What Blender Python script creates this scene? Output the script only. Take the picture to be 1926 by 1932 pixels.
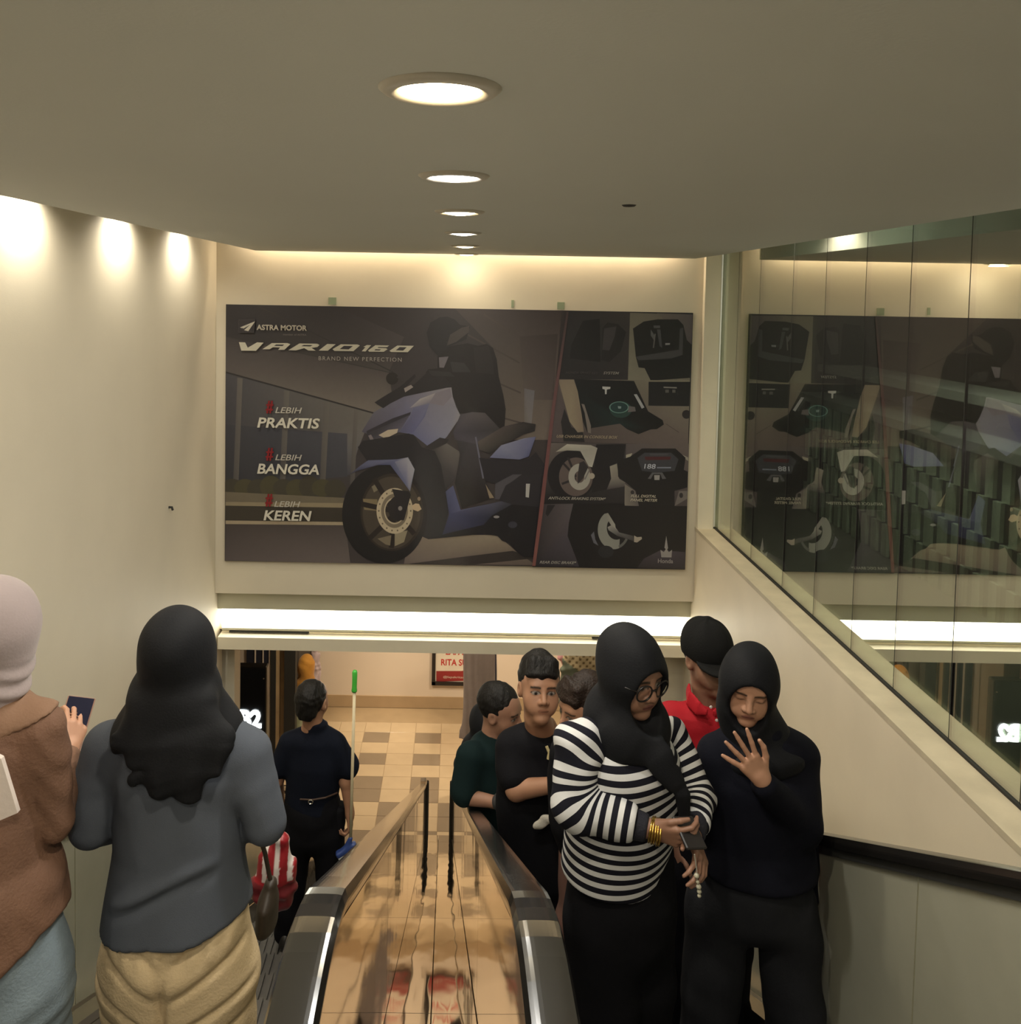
import bpy, math, random
import numpy as np
from mathutils import Matrix, Vector
random.seed(4)
for o in list(bpy.data.objects): bpy.data.objects.remove(o)
SC = bpy.context.scene; COL = SC.collection

# ------------------------------------------------------------------ camera
F_PX, PPX, PPY, IW, IH = 1570.0, 866.0, 632.0, 1926.0, 1932.0
PITCH, ROLL = math.radians(-2.75), math.radians(1.05)
_fw = np.array([0, math.cos(PITCH), math.sin(PITCH)])
_r = np.array([1.0, 0, 0]); _u = np.cross(_r, _fw)
CR = math.cos(ROLL)*_r + math.sin(ROLL)*_u
CU = -math.sin(ROLL)*_r + math.cos(ROLL)*_u
CW = _fw
cam = bpy.data.cameras.new('camera'); camo = bpy.data.objects.new('camera', cam); COL.objects.link(camo)
cam.sensor_fit = 'VERTICAL'; cam.sensor_height = 36.0; cam.sensor_width = 36.0
cam.lens = F_PX/IH*36.0
cam.shift_x = (IW/2-PPX)/IH; cam.shift_y = (PPY-IH/2)/IH
cam.clip_start = 0.02; cam.clip_end = 100
M = Matrix(((CR[0], CU[0], -CW[0], 0), (CR[1], CU[1], -CW[1], 0), (CR[2], CU[2], -CW[2], 0), (0, 0, 0, 1)))
camo.matrix_world = M
SC.camera = camo

def at(x, y, Y):
    """world point at depth Y (metres in front of the camera) for a spot measured in the photograph"""
    d = CW + CR*(x-PPX)/F_PX - CU*(y-PPY)/F_PX
    return d*(Y/d[1])

# ------------------------------------------------------------------ world and exposure
world = bpy.data.worlds.new('world'); SC.world = world; world.use_nodes = True
bg = world.node_tree.nodes['Background']; bg.inputs[0].default_value = (1.0, 0.93, 0.82, 1); bg.inputs[1].default_value = 0.035
vs = SC.view_settings; vs.view_transform = 'Standard'; vs.look = 'None'; vs.gamma = 1.0; vs.exposure = 0.0; vs.use_curve_mapping = False
DOWN_W, COVE_W, HALL_W = 14.5, 7.0, 90.0

# ------------------------------------------------------------------ helpers
OFF = {}
def lin(c): return tuple(((v/255.0)/12.92 if v <= 10 else (((v/255.0)+0.055)/1.055)**2.4) for v in c[:3])

MATS = {}
def mat(name, col, rough=0.6, metal=0.0, var=0.06, scale=6.0, bump=0.0, bscale=60.0, emit=0.0, attr=None, spec=0.5, stretch=(1, 1, 1), sheen=0.0, ecol=None):
    if name in MATS: return MATS[name]
    m = bpy.data.materials.new(name); m.use_nodes = True; nt = m.node_tree
    b = nt.nodes['Principled BSDF']; L = nt.links
    b.inputs['Roughness'].default_value = rough; b.inputs['Metallic'].default_value = metal
    b.inputs['Specular IOR Level'].default_value = spec
    if sheen: b.inputs['Sheen Weight'].default_value = sheen
    tc = nt.nodes.new('ShaderNodeTexCoord'); mp = nt.nodes.new('ShaderNodeMapping'); mp.inputs['Scale'].default_value = stretch
    L.new(tc.outputs['Object'], mp.inputs['Vector'])
    n = nt.nodes.new('ShaderNodeTexNoise'); n.inputs['Scale'].default_value = scale; n.inputs['Detail'].default_value = 5
    L.new(mp.outputs[0], n.inputs['Vector'])
    mr = nt.nodes.new('ShaderNodeMapRange'); mr.inputs[1].default_value = 0.25; mr.inputs[2].default_value = 0.75
    mr.inputs[3].default_value = 1-var; mr.inputs[4].default_value = 1+var
    L.new(n.outputs[0], mr.inputs[0])
    mx = nt.nodes.new('ShaderNodeVectorMath'); mx.operation = 'SCALE'
    if attr:
        a = nt.nodes.new('ShaderNodeAttribute'); a.attribute_name = attr; L.new(a.outputs['Color'], mx.inputs[0])
    else: mx.inputs[0].default_value = col[:3]
    L.new(mr.outputs[0], mx.inputs['Scale'])
    L.new(mx.outputs[0], b.inputs['Base Color'])
    if bump:
        n2 = nt.nodes.new('ShaderNodeTexNoise'); n2.inputs['Scale'].default_value = bscale; n2.inputs['Detail'].default_value = 3
        L.new(mp.outputs[0], n2.inputs['Vector'])
        bp = nt.nodes.new('ShaderNodeBump'); bp.inputs['Strength'].default_value = bump; bp.inputs['Distance'].default_value = 0.01
        L.new(n2.outputs[0], bp.inputs['Height']); L.new(bp.outputs[0], b.inputs['Normal'])
    if emit:
        b.inputs['Emission Color'].default_value = (*(ecol or col)[:3], 1); b.inputs['Emission Strength'].default_value = emit
    MATS[name] = m
    return m

def link(o, parent=None, woff=(0, 0, 0)):
    COL.objects.link(o)
    if parent is not None: o.parent = parent
    OFF[o.name] = np.array(woff, float)
    return o

def tag(o, label=None, cat=None, group=None, kind=None):
    if label: o['label'] = label
    if cat: o['category'] = cat
    if group: o['group'] = group
    if kind: o['kind'] = kind
    return o

def empty(name, loc, label=None, cat=None, group=None, kind=None):
    o = bpy.data.objects.new(name, None); o.empty_display_size = 0.1; o.location = tuple(loc)
    link(o, None, loc); return tag(o, label, cat, group, kind)

def new_mesh(name, V, Fc, cols=None, smooth=False):
    me = bpy.data.meshes.new(name)
    V = np.asarray(V, float)
    me.from_pydata(V.tolist(), [], Fc if isinstance(Fc, list) else Fc.tolist())
    if cols is not None:
        ca = me.color_attributes.new('Col', 'FLOAT_COLOR', 'POINT')
        c4 = np.ones((len(V), 4), np.float32); c4[:, :3] = cols
        ca.data.foreach_set('color', c4.ravel())
    if smooth: me.polygons.foreach_set('use_smooth', np.ones(len(me.polygons), bool))
    me.update()
    return me

def mesh(name, V, Fc, m, parent=None, cols=None, smooth=False, **tags):
    """one mesh object; V in world coordinates"""
    V = np.asarray(V, float)
    if parent is not None: off = OFF[parent.name]
    else: off = np.zeros(3)
    me = new_mesh(name, V-off, Fc, cols, smooth)
    for mm in (m if isinstance(m, (list, tuple)) else [m]): me.materials.append(mm)
    o = bpy.data.objects.new(name, me); link(o, parent, off)
    return tag(o, **tags)

def top(name, V, Fc, m, label, cat, cols=None, smooth=False, group=None, kind=None):
    """a top-level thing of one mesh with its origin at its base"""
    V = np.asarray(V, float); c = (V.min(0)+V.max(0))/2; c[2] = V[:, 2].min()
    me = new_mesh(name, V-c, Fc, cols, smooth); me.materials.append(m)
    o = bpy.data.objects.new(name, me); o.location = tuple(c); link(o, None, c)
    return tag(o, label, cat, group, kind)

def shared(name, me, loc, parent, rot=None):
    o = bpy.data.objects.new(name, me); off = OFF[parent.name]; o.location = tuple(np.asarray(loc, float)-off)
    if rot: o.rotation_euler = rot
    link(o, parent, loc); return o

BOXF = [(0, 3, 2, 1), (4, 5, 6, 7), (0, 1, 5, 4), (1, 2, 6, 5), (2, 3, 7, 6), (3, 0, 4, 7)]
def boxv(lo, hi):
    x0, y0, z0 = lo; x1, y1, z1 = hi
    return [(x0, y0, z0), (x1, y0, z0), (x1, y1, z0), (x0, y1, z0), (x0, y0, z1), (x1, y0, z1), (x1, y1, z1), (x0, y1, z1)]
def box(name, lo, hi, m, parent=None, **t): return mesh(name, boxv(lo, hi), list(BOXF), m, parent, **t)
def bevbox(lo, hi, b):
    """box with chamfered edges"""
    lo = np.array(lo, float); hi = np.array(hi, float); b = min(b, 0.49*min(hi-lo)); V = []
    idx = {}
    for sx in (0, 1):
        for sy in (0, 1):
            for sz in (0, 1):
                c = np.array([(lo, hi)[sx][0], (lo, hi)[sy][1], (lo, hi)[sz][2]])
                s = np.array([1-2*sx, 1-2*sy, 1-2*sz])
                for a in range(3):
                    p = c.copy()
                    for k in range(3):
                        if k != a: p[k] += s[k]*b
                    idx[(sx, sy, sz, a)] = len(V); V.append(p)
    Fc = []
    c4 = [(0, 0), (1, 0), (1, 1), (0, 1)]
    for a in range(3):
        o1, o2 = [k for k in range(3) if k != a]
        for s in (0, 1):
            f = []
            for u, v in c4:
                k = [0, 0, 0]; k[a] = s; k[o1] = u; k[o2] = v; f.append(idx[(*k, a)])
            Fc.append(f)
    for a in range(3):
        o1, o2 = [k for k in range(3) if k != a]
        for u, v in c4:
            k0 = [0, 0, 0]; k0[o1] = u; k0[o2] = v; k1 = list(k0); k1[a] = 1
            Fc.append([idx[(*k0, o1)], idx[(*k1, o1)], idx[(*k1, o2)], idx[(*k0, o2)]])
    for sx in (0, 1):
        for sy in (0, 1):
            for sz in (0, 1): Fc.append([idx[(sx, sy, sz, a)] for a in range(3)])
    import bmesh
    bm = bmesh.new(); vs_ = [bm.verts.new(p) for p in V]
    for f in Fc: bm.faces.new([vs_[i] for i in f])
    bmesh.ops.recalc_face_normals(bm, faces=bm.faces)
    bm.verts.index_update()
    out = [[v.index for v in f.verts] for f in bm.faces]; bm.free()
    return V, out

def sweep(path, prof, side=(1, 0, 0), closed=True, caps=True):
    """profile points (a along side, b along the path normal) swept over path points"""
    path = np.asarray(path, float); side = np.asarray(side, float); V = []; Fc = []; n = len(prof)
    for i in range(len(path)):
        t = path[min(i+1, len(path)-1)]-path[max(i-1, 0)]; t /= np.linalg.norm(t)
        s = side-t*(side@t); s /= np.linalg.norm(s); nn = np.cross(s, t)
        for a, b in prof: V.append(path[i]+s*a+nn*b)
    for i in range(len(path)-1):
        for j in range(n if closed else n-1):
            k = (j+1) % n
            Fc.append((i*n+j, i*n+k, (i+1)*n+k, (i+1)*n+j))
    if caps and closed:
        Fc.append(tuple(range(n))[::-1]); Fc.append(tuple((len(path)-1)*n+j for j in range(n)))
    return V, Fc

def tube(pts, r, n=10):
    pts = np.asarray(pts, float); rr = r if hasattr(r, '__len__') else [r]*len(pts); V = []; Fc = []
    ref = np.array([0.3, 0.5, 0.81])
    for i in range(len(pts)):
        t = pts[min(i+1, len(pts)-1)]-pts[max(i-1, 0)]; t /= np.linalg.norm(t)+1e-9
        s = np.cross(t, ref); s /= np.linalg.norm(s)+1e-9; u = np.cross(t, s)
        for k in range(n):
            a = 2*math.pi*k/n; V.append(pts[i]+rr[i]*(s*math.cos(a)+u*math.sin(a)))
    for i in range(len(pts)-1):
        for k in range(n): Fc.append((i*n+k, i*n+(k+1) % n, (i+1)*n+(k+1) % n, (i+1)*n+k))
    Fc.append(tuple(range(n))[::-1]); Fc.append(tuple((len(pts)-1)*n+k for k in range(n)))
    return V, Fc

def torus(c, R, r, axis, n=28, k=8, sx=1.0):
    axis = np.asarray(axis, float); axis /= np.linalg.norm(axis); ref = np.array([0, 0, 1.0]) if abs(axis[2]) < 0.9 else np.array([1.0, 0, 0])
    s = np.cross(axis, ref); s /= np.linalg.norm(s); u = np.cross(axis, s); V = []; Fc = []
    for i in range(n):
        a = 2*math.pi*i/n; d = s*math.cos(a)+u*math.sin(a)*sx
        for j in range(k):
            b = 2*math.pi*j/k; V.append(np.asarray(c)+d*R+d*r*math.cos(b)+axis*r*math.sin(b))
    for i in range(n):
        for j in range(k): Fc.append((i*k+j, ((i+1) % n)*k+j, ((i+1) % n)*k+(j+1) % k, i*k+(j+1) % k))
    return V, Fc

def lathe(c, prof, n=40):
    """profile (radius, z) turned about the vertical through c"""
    V = []; Fc = []; c = np.asarray(c, float)
    for r, z in prof:
        for k in range(n): a = 2*math.pi*k/n; V.append(c+np.array([r*math.cos(a), r*math.sin(a), z]))
    for i in range(len(prof)-1):
        for k in range(n): Fc.append((i*n+k, i*n+(k+1) % n, (i+1)*n+(k+1) % n, (i+1)*n+k))
    return V, Fc

def join(*vf):
    V = []; Fc = []
    for v, f in vf:
        o = len(V); V += [tuple(p) for p in v]; Fc += [tuple(i+o for i in q) for q in f]
    return V, Fc

def text_geo(s, size=1.0, shear=0.0, bold=0.0, spacing=1.0):
    cu = bpy.data.curves.new('txt', 'FONT'); cu.body = s; cu.size = size; cu.shear = shear; cu.offset = bold; cu.space_character = spacing
    cu.resolution_u = 3
    ob = bpy.data.objects.new('txt', cu); COL.objects.link(ob)
    dg = bpy.context.evaluated_depsgraph_get(); me = bpy.data.meshes.new_from_object(ob.evaluated_get(dg))
    V = np.array([v.co[:] for v in me.vertices]); Fc = [tuple(p.vertices) for p in me.polygons]
    bpy.data.objects.remove(ob); bpy.data.curves.remove(cu); bpy.data.meshes.remove(me)
    return V, Fc

# ------------------------------------------------------------------ implicit surfaces (bodies, cloth, hair)
class Pr:
    def __init__(s, f, lo, hi): s.f = f; s.lo = np.asarray(lo, float); s.hi = np.asarray(hi, float)

def cap(a, b, ra, rb=None):
    a = np.asarray(a, float); b = np.asarray(b, float); rb = ra if rb is None else rb; ab = b-a; L2 = float(ab@ab)+1e-12
    def f(P):
        q = P-a; t = np.clip(q@ab/L2, 0, 1); d = q-t[:, None]*ab
        return np.sqrt((d*d).sum(1))-(ra+(rb-ra)*t)
    r = max(ra, rb); return Pr(f, np.minimum(a, b)-r, np.maximum(a, b)+r)

class Fr:
    """local frame: x to the right hand, y forward, z up"""
    def __init__(s, o, ang=0.0, pitch=0.0, tilt=0.0):
        # ang: heading in degrees, 0 = away from the camera (+Y), positive turns to +X
        a = math.radians(ang); p = math.radians(pitch); t = math.radians(tilt)
        y = np.array([math.sin(a)*math.cos(p), math.cos(a)*math.cos(p), math.sin(p)])
        x = np.array([math.cos(a), -math.sin(a), 0.0]); z = np.cross(x, y)
        x, z = x*math.cos(t)+z*math.sin(t), z*math.cos(t)-x*math.sin(t)
        s.o = np.asarray(o, float); s.R = np.array([x, y, z])
    def w(s, p): return s.o+np.asarray(p, float)@s.R
    def l(s, P): return (P-s.o)@s.R.T

class FrA(Fr):
    def __init__(s, o, y, x):
        y = np.asarray(y, float); y = y/np.linalg.norm(y); x = np.asarray(x, float); x = x-y*(x@y); x /= np.linalg.norm(x)
        s.o = np.asarray(o, float); s.R = np.array([x, y, np.cross(x, y)])

def ell(c, r, fr=None):
    c = np.asarray(c, float); r = np.asarray(r, float)*np.ones(3)
    def f(P):
        q = (fr.l(P)-c) if fr is not None else P-c
        k0 = np.sqrt(((q/r)**2).sum(1)); k1 = np.sqrt(((q/(r*r))**2).sum(1))+1e-9
        return np.where(k0 < 1e-6, -r.min(), k0*(k0-1)/k1)
    cw = fr.w(c) if fr is not None else c
    m = r.max() if fr is not None else r
    return Pr(f, cw-m, cw+m)

def rbox(c, h, r, fr=None):
    c = np.asarray(c, float); h = np.asarray(h, float)
    def f(P):
        q = np.abs((fr.l(P)-c) if fr is not None else P-c)-h+r
        return np.sqrt((np.maximum(q, 0)**2).sum(1))+np.minimum(q.max(1), 0)-r
    cw = fr.w(c) if fr is not None else c; m = np.linalg.norm(h)
    return Pr(f, cw-m, cw+m)

def loft(pts, rs, rf, side):
    """chain of elliptical sections: rs along side, rf across it"""
    pts = np.asarray(pts, float); n = len(pts); side = np.asarray(side, float)
    sides = side if side.ndim == 2 else np.repeat(side[None], n, 0)
    def f(P):
        best = None
        for i in range(n-1):
            a, b = pts[i], pts[i+1]; ab = b-a; L = np.linalg.norm(ab); dr = ab/L
            q = P-a; tt = q@dr/L; t = np.clip(tt, 0, 1); q = q-(t*L)[:, None]*dr
            s = sides[i]; s = s-dr*(s@dr); s = s/np.linalg.norm(s); fr = np.cross(dr, s)
            e = t*t*(3-2*t)*0.5+t*0.5
            r1 = rs[i]+(rs[i+1]-rs[i])*e; r2 = rf[i]+(rf[i+1]-rf[i])*e; m = np.minimum(r1, r2)
            k = np.sqrt((q@s/r1)**2+(q@fr/r2)**2+(q@dr/m)**2)
            d = (k-1)*m
            best = d if best is None else np.minimum(best, d)
        return best
    m = max(max(rs), max(rf)); return Pr(f, pts.min(0)-m, pts.max(0)+m)

def half(p, n):
    p = np.asarray(p, float); n = np.asarray(n, float); n = n/np.linalg.norm(n)
    return Pr(lambda P: (P-p)@n, (0, 0, 0), (0, 0, 0))

def cut(pr, p, n, k=0.003):
    p = np.asarray(p, float); n = np.asarray(n, float); n = n/np.linalg.norm(n)
    return Pr(lambda P: smax(pr.f(P), (P-p)@n, k), pr.lo, pr.hi)

def group_u(prs, k):
    def f(P):
        d = prs[0].f(P)
        for p in prs[1:]: d = smin(d, p.f(P), k)
        return d
    return Pr(f, np.min([p.lo for p in prs], 0), np.max([p.hi for p in prs], 0))

def smin(a, b, k):
    if k <= 0: return np.minimum(a, b)
    h = np.clip(0.5+0.5*(b-a)/k, 0, 1); return b+(a-b)*h-k*h*(1-h)
def smax(a, b, k): return -smin(-a, -b, k)

def wr(s, a, ph=0.0, dirz=1.0):
    """soft wrinkles"""
    def g(P):
        x, y, z = P[:, 0], P[:, 1], P[:, 2]*dirz
        return a*(np.sin(s*(0.7*x+0.6*z+0.3*y)+1.9*np.sin(s*0.45*z+ph)+ph)*np.sin(s*(0.5*z-0.6*x)+1.6*np.sin(s*0.5*x+0.7*y+ph)))
    return g

def evalf(ops, P, disp):
    d = None
    for op, p, k in ops:
        v = p.f(P)
        if d is None: d = v
        elif op == 'u': d = smin(d, v, k)
        elif op == 's': d = smax(d, -v, k)
        elif op == 'i': d = smax(d, v, k)
    if disp is not None: d = d+disp(P)
    return d

def poly(ops, h, disp=None, clip=None):
    us = [p for op, p, k in ops if op == 'u']
    lo = np.min([p.lo for p in us], 0)-3*h; hi = np.max([p.hi for p in us], 0)+3*h
    if clip is not None: lo = np.maximum(lo, clip[0]); hi = np.minimum(hi, clip[1])
    B = 8
    nb = np.ceil((hi-lo)/(h*B)).astype(int)+0; n = nb*B+1
    v = np.ones(n, np.float32)
    bi = np.stack(np.meshgrid(*[np.arange(q) for q in nb], indexing='ij'), -1).reshape(-1, 3)
    cen = lo+(bi+0.5)*B*h
    dc = evalf(ops, cen, disp); R = B*h*0.88*1.5+0.02
    for s in (np.where(dc <= -R)[0],):
        for b in bi[s]: v[b[0]*B:b[0]*B+B+1, b[1]*B:b[1]*B+B+1, b[2]*B:b[2]*B+B+1] = -1
    act = bi[np.abs(dc) < R]
    g = np.stack(np.meshgrid(*[np.arange(B+1)]*3, indexing='ij'), -1).reshape(-1, 3)
    for c0 in range(0, len(act), 300):
        ab = act[c0:c0+300]; I = (ab[:, None, :]*B+g[None]).reshape(-1, 3)
        d = evalf(ops, lo+I*h, disp); v[I[:, 0], I[:, 1], I[:, 2]] = d
    v[0], v[-1] = np.maximum(v[0], 1e-3), np.maximum(v[-1], 1e-3)
    v[:, 0], v[:, -1] = np.maximum(v[:, 0], 1e-3), np.maximum(v[:, -1], 1e-3)
    v[:, :, 0], v[:, :, -1] = np.maximum(v[:, :, 0], 1e-3), np.maximum(v[:, :, -1], 1e-3)
    ins = v < 0
    c8 = [(a, b, c) for a in (0, 1) for b in (0, 1) for c in (0, 1)]
    N = np.array(v.shape)-1
    cnt = sum(ins[a:a+N[0], b:b+N[1], c:c+N[2]].astype(np.int8) for a, b, c in c8)
    cells = np.argwhere((cnt > 0) & (cnt < 8))
    if len(cells) == 0: return np.zeros((0, 3)), np.zeros((0, 4), int)
    cid = -np.ones(N, np.int64); cid[cells[:, 0], cells[:, 1], cells[:, 2]] = np.arange(len(cells))
    cv = {c: v[cells[:, 0]+c[0], cells[:, 1]+c[1], cells[:, 2]+c[2]] for c in c8}
    acc = np.zeros((len(cells), 3)); num = np.zeros(len(cells))
    for c in c8:
        for ax in range(3):
            if c[ax] == 0:
                e = list(c); e[ax] = 1; e = tuple(e); a, b = cv[c], cv[e]
                m = (a < 0) != (b < 0); t = np.where(m, a/(a-b+1e-20), 0); t = np.clip(t, 0, 1)
                p = np.repeat(np.array(c, float)[None], len(cells), 0); p[:, ax] = t
                acc += p*m[:, None]; num += m
    V = lo+(cells+acc/num[:, None])*h
    Fs = []
    for ax in range(3):
        a, b = [k for k in range(3) if k != ax]
        sl0 = [slice(1, -1)]*3; sl1 = [slice(1, -1)]*3
        sl0[ax] = slice(0, -1); sl1[ax] = slice(1, None)
        A = ins[tuple(sl0)]; Bq = ins[tuple(sl1)]
        e = np.argwhere(A != Bq); w = A[e[:, 0], e[:, 1], e[:, 2]]
        off = np.ones(3, int); off[ax] = 0; e = e+off
        def C(da, db):
            q = e.copy(); q[:, a] += da; q[:, b] += db; return cid[q[:, 0], q[:, 1], q[:, 2]]
        Q = np.stack([C(-1, -1), C(0, -1), C(0, 0), C(-1, 0)], 1)
        flip = w if ax != 1 else ~w
        Q[~flip] = Q[~flip][:, ::-1]
        Fs.append(Q)
    Fq = np.concatenate(Fs); Fq = Fq[(Fq >= 0).all(1)]
    return V, Fq

def sdf_obj(name, ops, h, m, parent, disp=None, colf=None, clip=None, **tags):
    V, Fq = poly(ops, h, disp, clip)
    return mesh(name, V, Fq, m, parent, cols=(colf(V) if colf else None), smooth=True, **tags)
# ------------------------------------------------------------------ materials of the setting
m_cream = mat('cream wall paint', (0.68, 0.62, 0.50), 0.55, var=0.05, scale=1.6, bump=0.04, bscale=220)
m_wallr = mat('cream side wall paint', (0.80, 0.71, 0.55), 0.5, var=0.06, scale=2.2, bump=0.04, bscale=200)
m_ceil = mat('matt ceiling paint', (0.54, 0.545, 0.50), 0.7, var=0.03, scale=0.8, bump=0.05, bscale=160)
m_trim = mat('white trim paint', (0.76, 0.70, 0.56), 0.45, var=0.04, scale=5)
m_cap = mat('worn sill paint', (0.56, 0.49, 0.36), 0.6, var=0.12, scale=7, bump=0.08, bscale=60)
m_olive = mat('shadowed olive fascia paint', (0.50, 0.48, 0.36), 0.6, var=0.03)  # one even olive tone, darker than the cream walls
m_dark = mat('black joint', (0.02, 0.02, 0.018), 0.7)
m_rubber = mat('black handrail rubber', (0.012, 0.011, 0.010), 0.22, var=0.1, scale=3, spec=0.6)
m_steel = mat('glossy black handrail', (0.014, 0.013, 0.012), 0.12, 0.0, var=0.10, scale=9, bump=0.012, bscale=25, stretch=(1, 0.2, 0.2)); m_steel.node_tree.nodes['Principled BSDF'].inputs['IOR'].default_value = 2.3
m_panel = mat('brushed balustrade panel', (0.54, 0.53, 0.415), 0.22, 0.45, var=0.10, scale=3, bump=0.02, bscale=40)
m_skirt = mat('polished skirt steel', (0.70, 0.66, 0.58), 0.16, 1.0, var=0.08, scale=5)
m_step = mat('dark grooved step metal', (0.10, 0.095, 0.09), 0.4, 0.6, var=0.15, scale=12)

def mirror_steel():
    m = mat('mirror polished divider steel', (0.80, 0.75, 0.66), 0.04, 1.0, var=0.05, scale=3)
    nt = m.node_tree; b = nt.nodes['Principled BSDF']
    tc = nt.nodes.new('ShaderNodeTexCoord'); mp = nt.nodes.new('ShaderNodeMapping'); mp.inputs['Scale'].default_value = (5, 0.8, 0.8)
    n = nt.nodes.new('ShaderNodeTexNoise'); n.inputs['Scale'].default_value = 2.2; n.inputs['Detail'].default_value = 1.5
    bp = nt.nodes.new('ShaderNodeBump'); bp.inputs['Strength'].default_value = 0.12; bp.inputs['Distance'].default_value = 0.02
    nt.links.new(tc.outputs['Object'], mp.inputs[0]); nt.links.new(mp.outputs[0], n.inputs['Vector'])
    nt.links.new(n.outputs[0], bp.inputs['Height']); nt.links.new(bp.outputs[0], b.inputs['Normal'])
    return m
m_mirror = mirror_steel()

def glass_mat():
    m = bpy.data.materials.new('tinted reflective glass'); m.use_nodes = True; nt = m.node_tree; nt.nodes.clear()
    out = nt.nodes.new('ShaderNodeOutputMaterial'); mix = nt.nodes.new('ShaderNodeMixShader')
    tr = nt.nodes.new('ShaderNodeBsdfTransparent'); tr.inputs[0].default_value = (0.72, 0.78, 0.70, 1)
    gl = nt.nodes.new('ShaderNodeBsdfGlossy'); gl.inputs['Roughness'].default_value = 0.01; gl.inputs[0].default_value = (0.92, 0.92, 0.86, 1)
    n = nt.nodes.new('ShaderNodeTexNoise'); n.inputs['Scale'].default_value = 1.2
    mr = nt.nodes.new('ShaderNodeMapRange'); mr.inputs[3].default_value = 0.52; mr.inputs[4].default_value = 0.62
    nt.links.new(n.outputs[0], mr.inputs[0]); nt.links.new(mr.outputs[0], mix.inputs[0])
    nt.links.new(tr.outputs[0], mix.inputs[1]); nt.links.new(gl.outputs[0], mix.inputs[2]); nt.links.new(mix.outputs[0], out.inputs[0])
    return m
m_glass = glass_mat()

ZF, ZH, ZC = -1.80, -5.95, 0.305       # upper floor, lower hall floor, dropped ceiling
XL, XR, XG, YW = -1.87, 1.87, 2.005, 6.40

# ------------------------------------------------------------------ structure
def S(name, lo, hi, m, label=None): return box(name, lo, hi, m, kind='structure', label=label)
S('wall_left', (XL-0.12, -2.6, ZH), (XL, YW+0.2, 0.80), m_cream, 'tall cream side wall washed by hidden lamps')
S('wall_back', (XL, YW, -2.362), (2.06, YW+0.2, 0.80), m_cream, 'cream end wall carrying the big scooter poster')
S('wall_right', (XR, -2.6, ZH), (2.14, YW+0.2, -1.795), m_wallr, 'cream side wall below the glass partition')
S('ceiling', (-1.54, -2.6, ZC), (1.765, 6.27, ZC+0.12), m_ceil, 'dropped beige ceiling panel with a row of downlights')
S('ceiling', (XL-0.12, -2.6, 0.80), (6.2, 9.2, 0.9), m_ceil, 'upper ceiling slab above the dropped panel')
S('trim_1', (XR-0.008, -2.6, -1.795), (2.14, YW, -1.768), m_cap, 'worn painted sill along the foot of the glass')
S('trim_2', (1.868, 6.345, -1.768), (1.985, 6.40, 0.80), m_trim, 'white post at the far end of the glass')
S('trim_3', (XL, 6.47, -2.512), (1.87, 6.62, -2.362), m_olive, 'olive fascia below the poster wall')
S('trim_4', (XL+0.02, 6.405, -2.812), (1.85, 6.56, -2.715), m_trim, 'cream beam under the glowing strip')
S('floor', (-4.2, -2.6, ZF-0.2), (XR, 1.35, ZF), mat('landing tile', (0.35, 0.31, 0.25), 0.3, var=0.1), 'upper landing floor')
S('ceiling', (-4.5, 6.62, -2.80), (4.5, 12.2, -2.5), m_ceil, 'lower hall ceiling')
S('wall_back_2', (XL, 6.53, -2.70), (1.87, 6.6, -2.50), m_trim, 'lit cove board behind the glowing strip')

# hidden cove lids so that the slots beside the dropped ceiling glow
# glowing strip standing in for a wall lit from the cove
strip = empty('cove_glow_strip', (0, 6.5, -2.69), 'long white glowing strip standing in for the cove-lit wall over the hall opening', 'light')
mesh('lit_wall', boxv((XL+0.03, 6.49, -2.672), (1.845, 6.515, -2.514)), list(BOXF),
     mat('glowing white diffuser', (1, 0.96, 0.86), 0.5, emit=5.5, ecol=(1.0, 0.95, 0.80)), strip)
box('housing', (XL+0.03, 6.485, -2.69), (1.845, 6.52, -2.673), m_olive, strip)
for i in range(2):
    x0 = (-1.78, 1.10)[i]; x1 = (-1.15, 1.45)[i]
    box('dark_gap_bar', (x0, 6.478, -2.706), (x1, 6.50, -2.696), m_dark, strip)  # black bars paint the dark gap between strip and beam

# glass partition of separate panes
win = empty('window_1', (XG, 2.0, -1.768), 'tall frameless glass partition of narrow tinted panes', kind='structure')
seams = [6.37, 6.0, 5.57, 5.02, 4.57, 4.12, 3.71, 3.28, 2.85, 2.42, 1.99, 1.56, 1.13, 0.7, 0.27, -0.16, -0.6]
for a, b in zip(seams[:-1], seams[1:]):
    mesh('pane', boxv((XG, b+0.003, -1.760), (XG+0.012, a-0.003, 0.80)), list(BOXF), m_glass, win)
for a in seams[1:-1]:
    box('pane_joint', (XG+0.001, a-0.003, -1.760), (XG+0.011, a+0.003, 0.80), m_dark, win)
box('gasket', (XG-0.008, -0.6, -1.768), (XG+0.02, 6.37, -1.757), m_dark, win)

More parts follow.
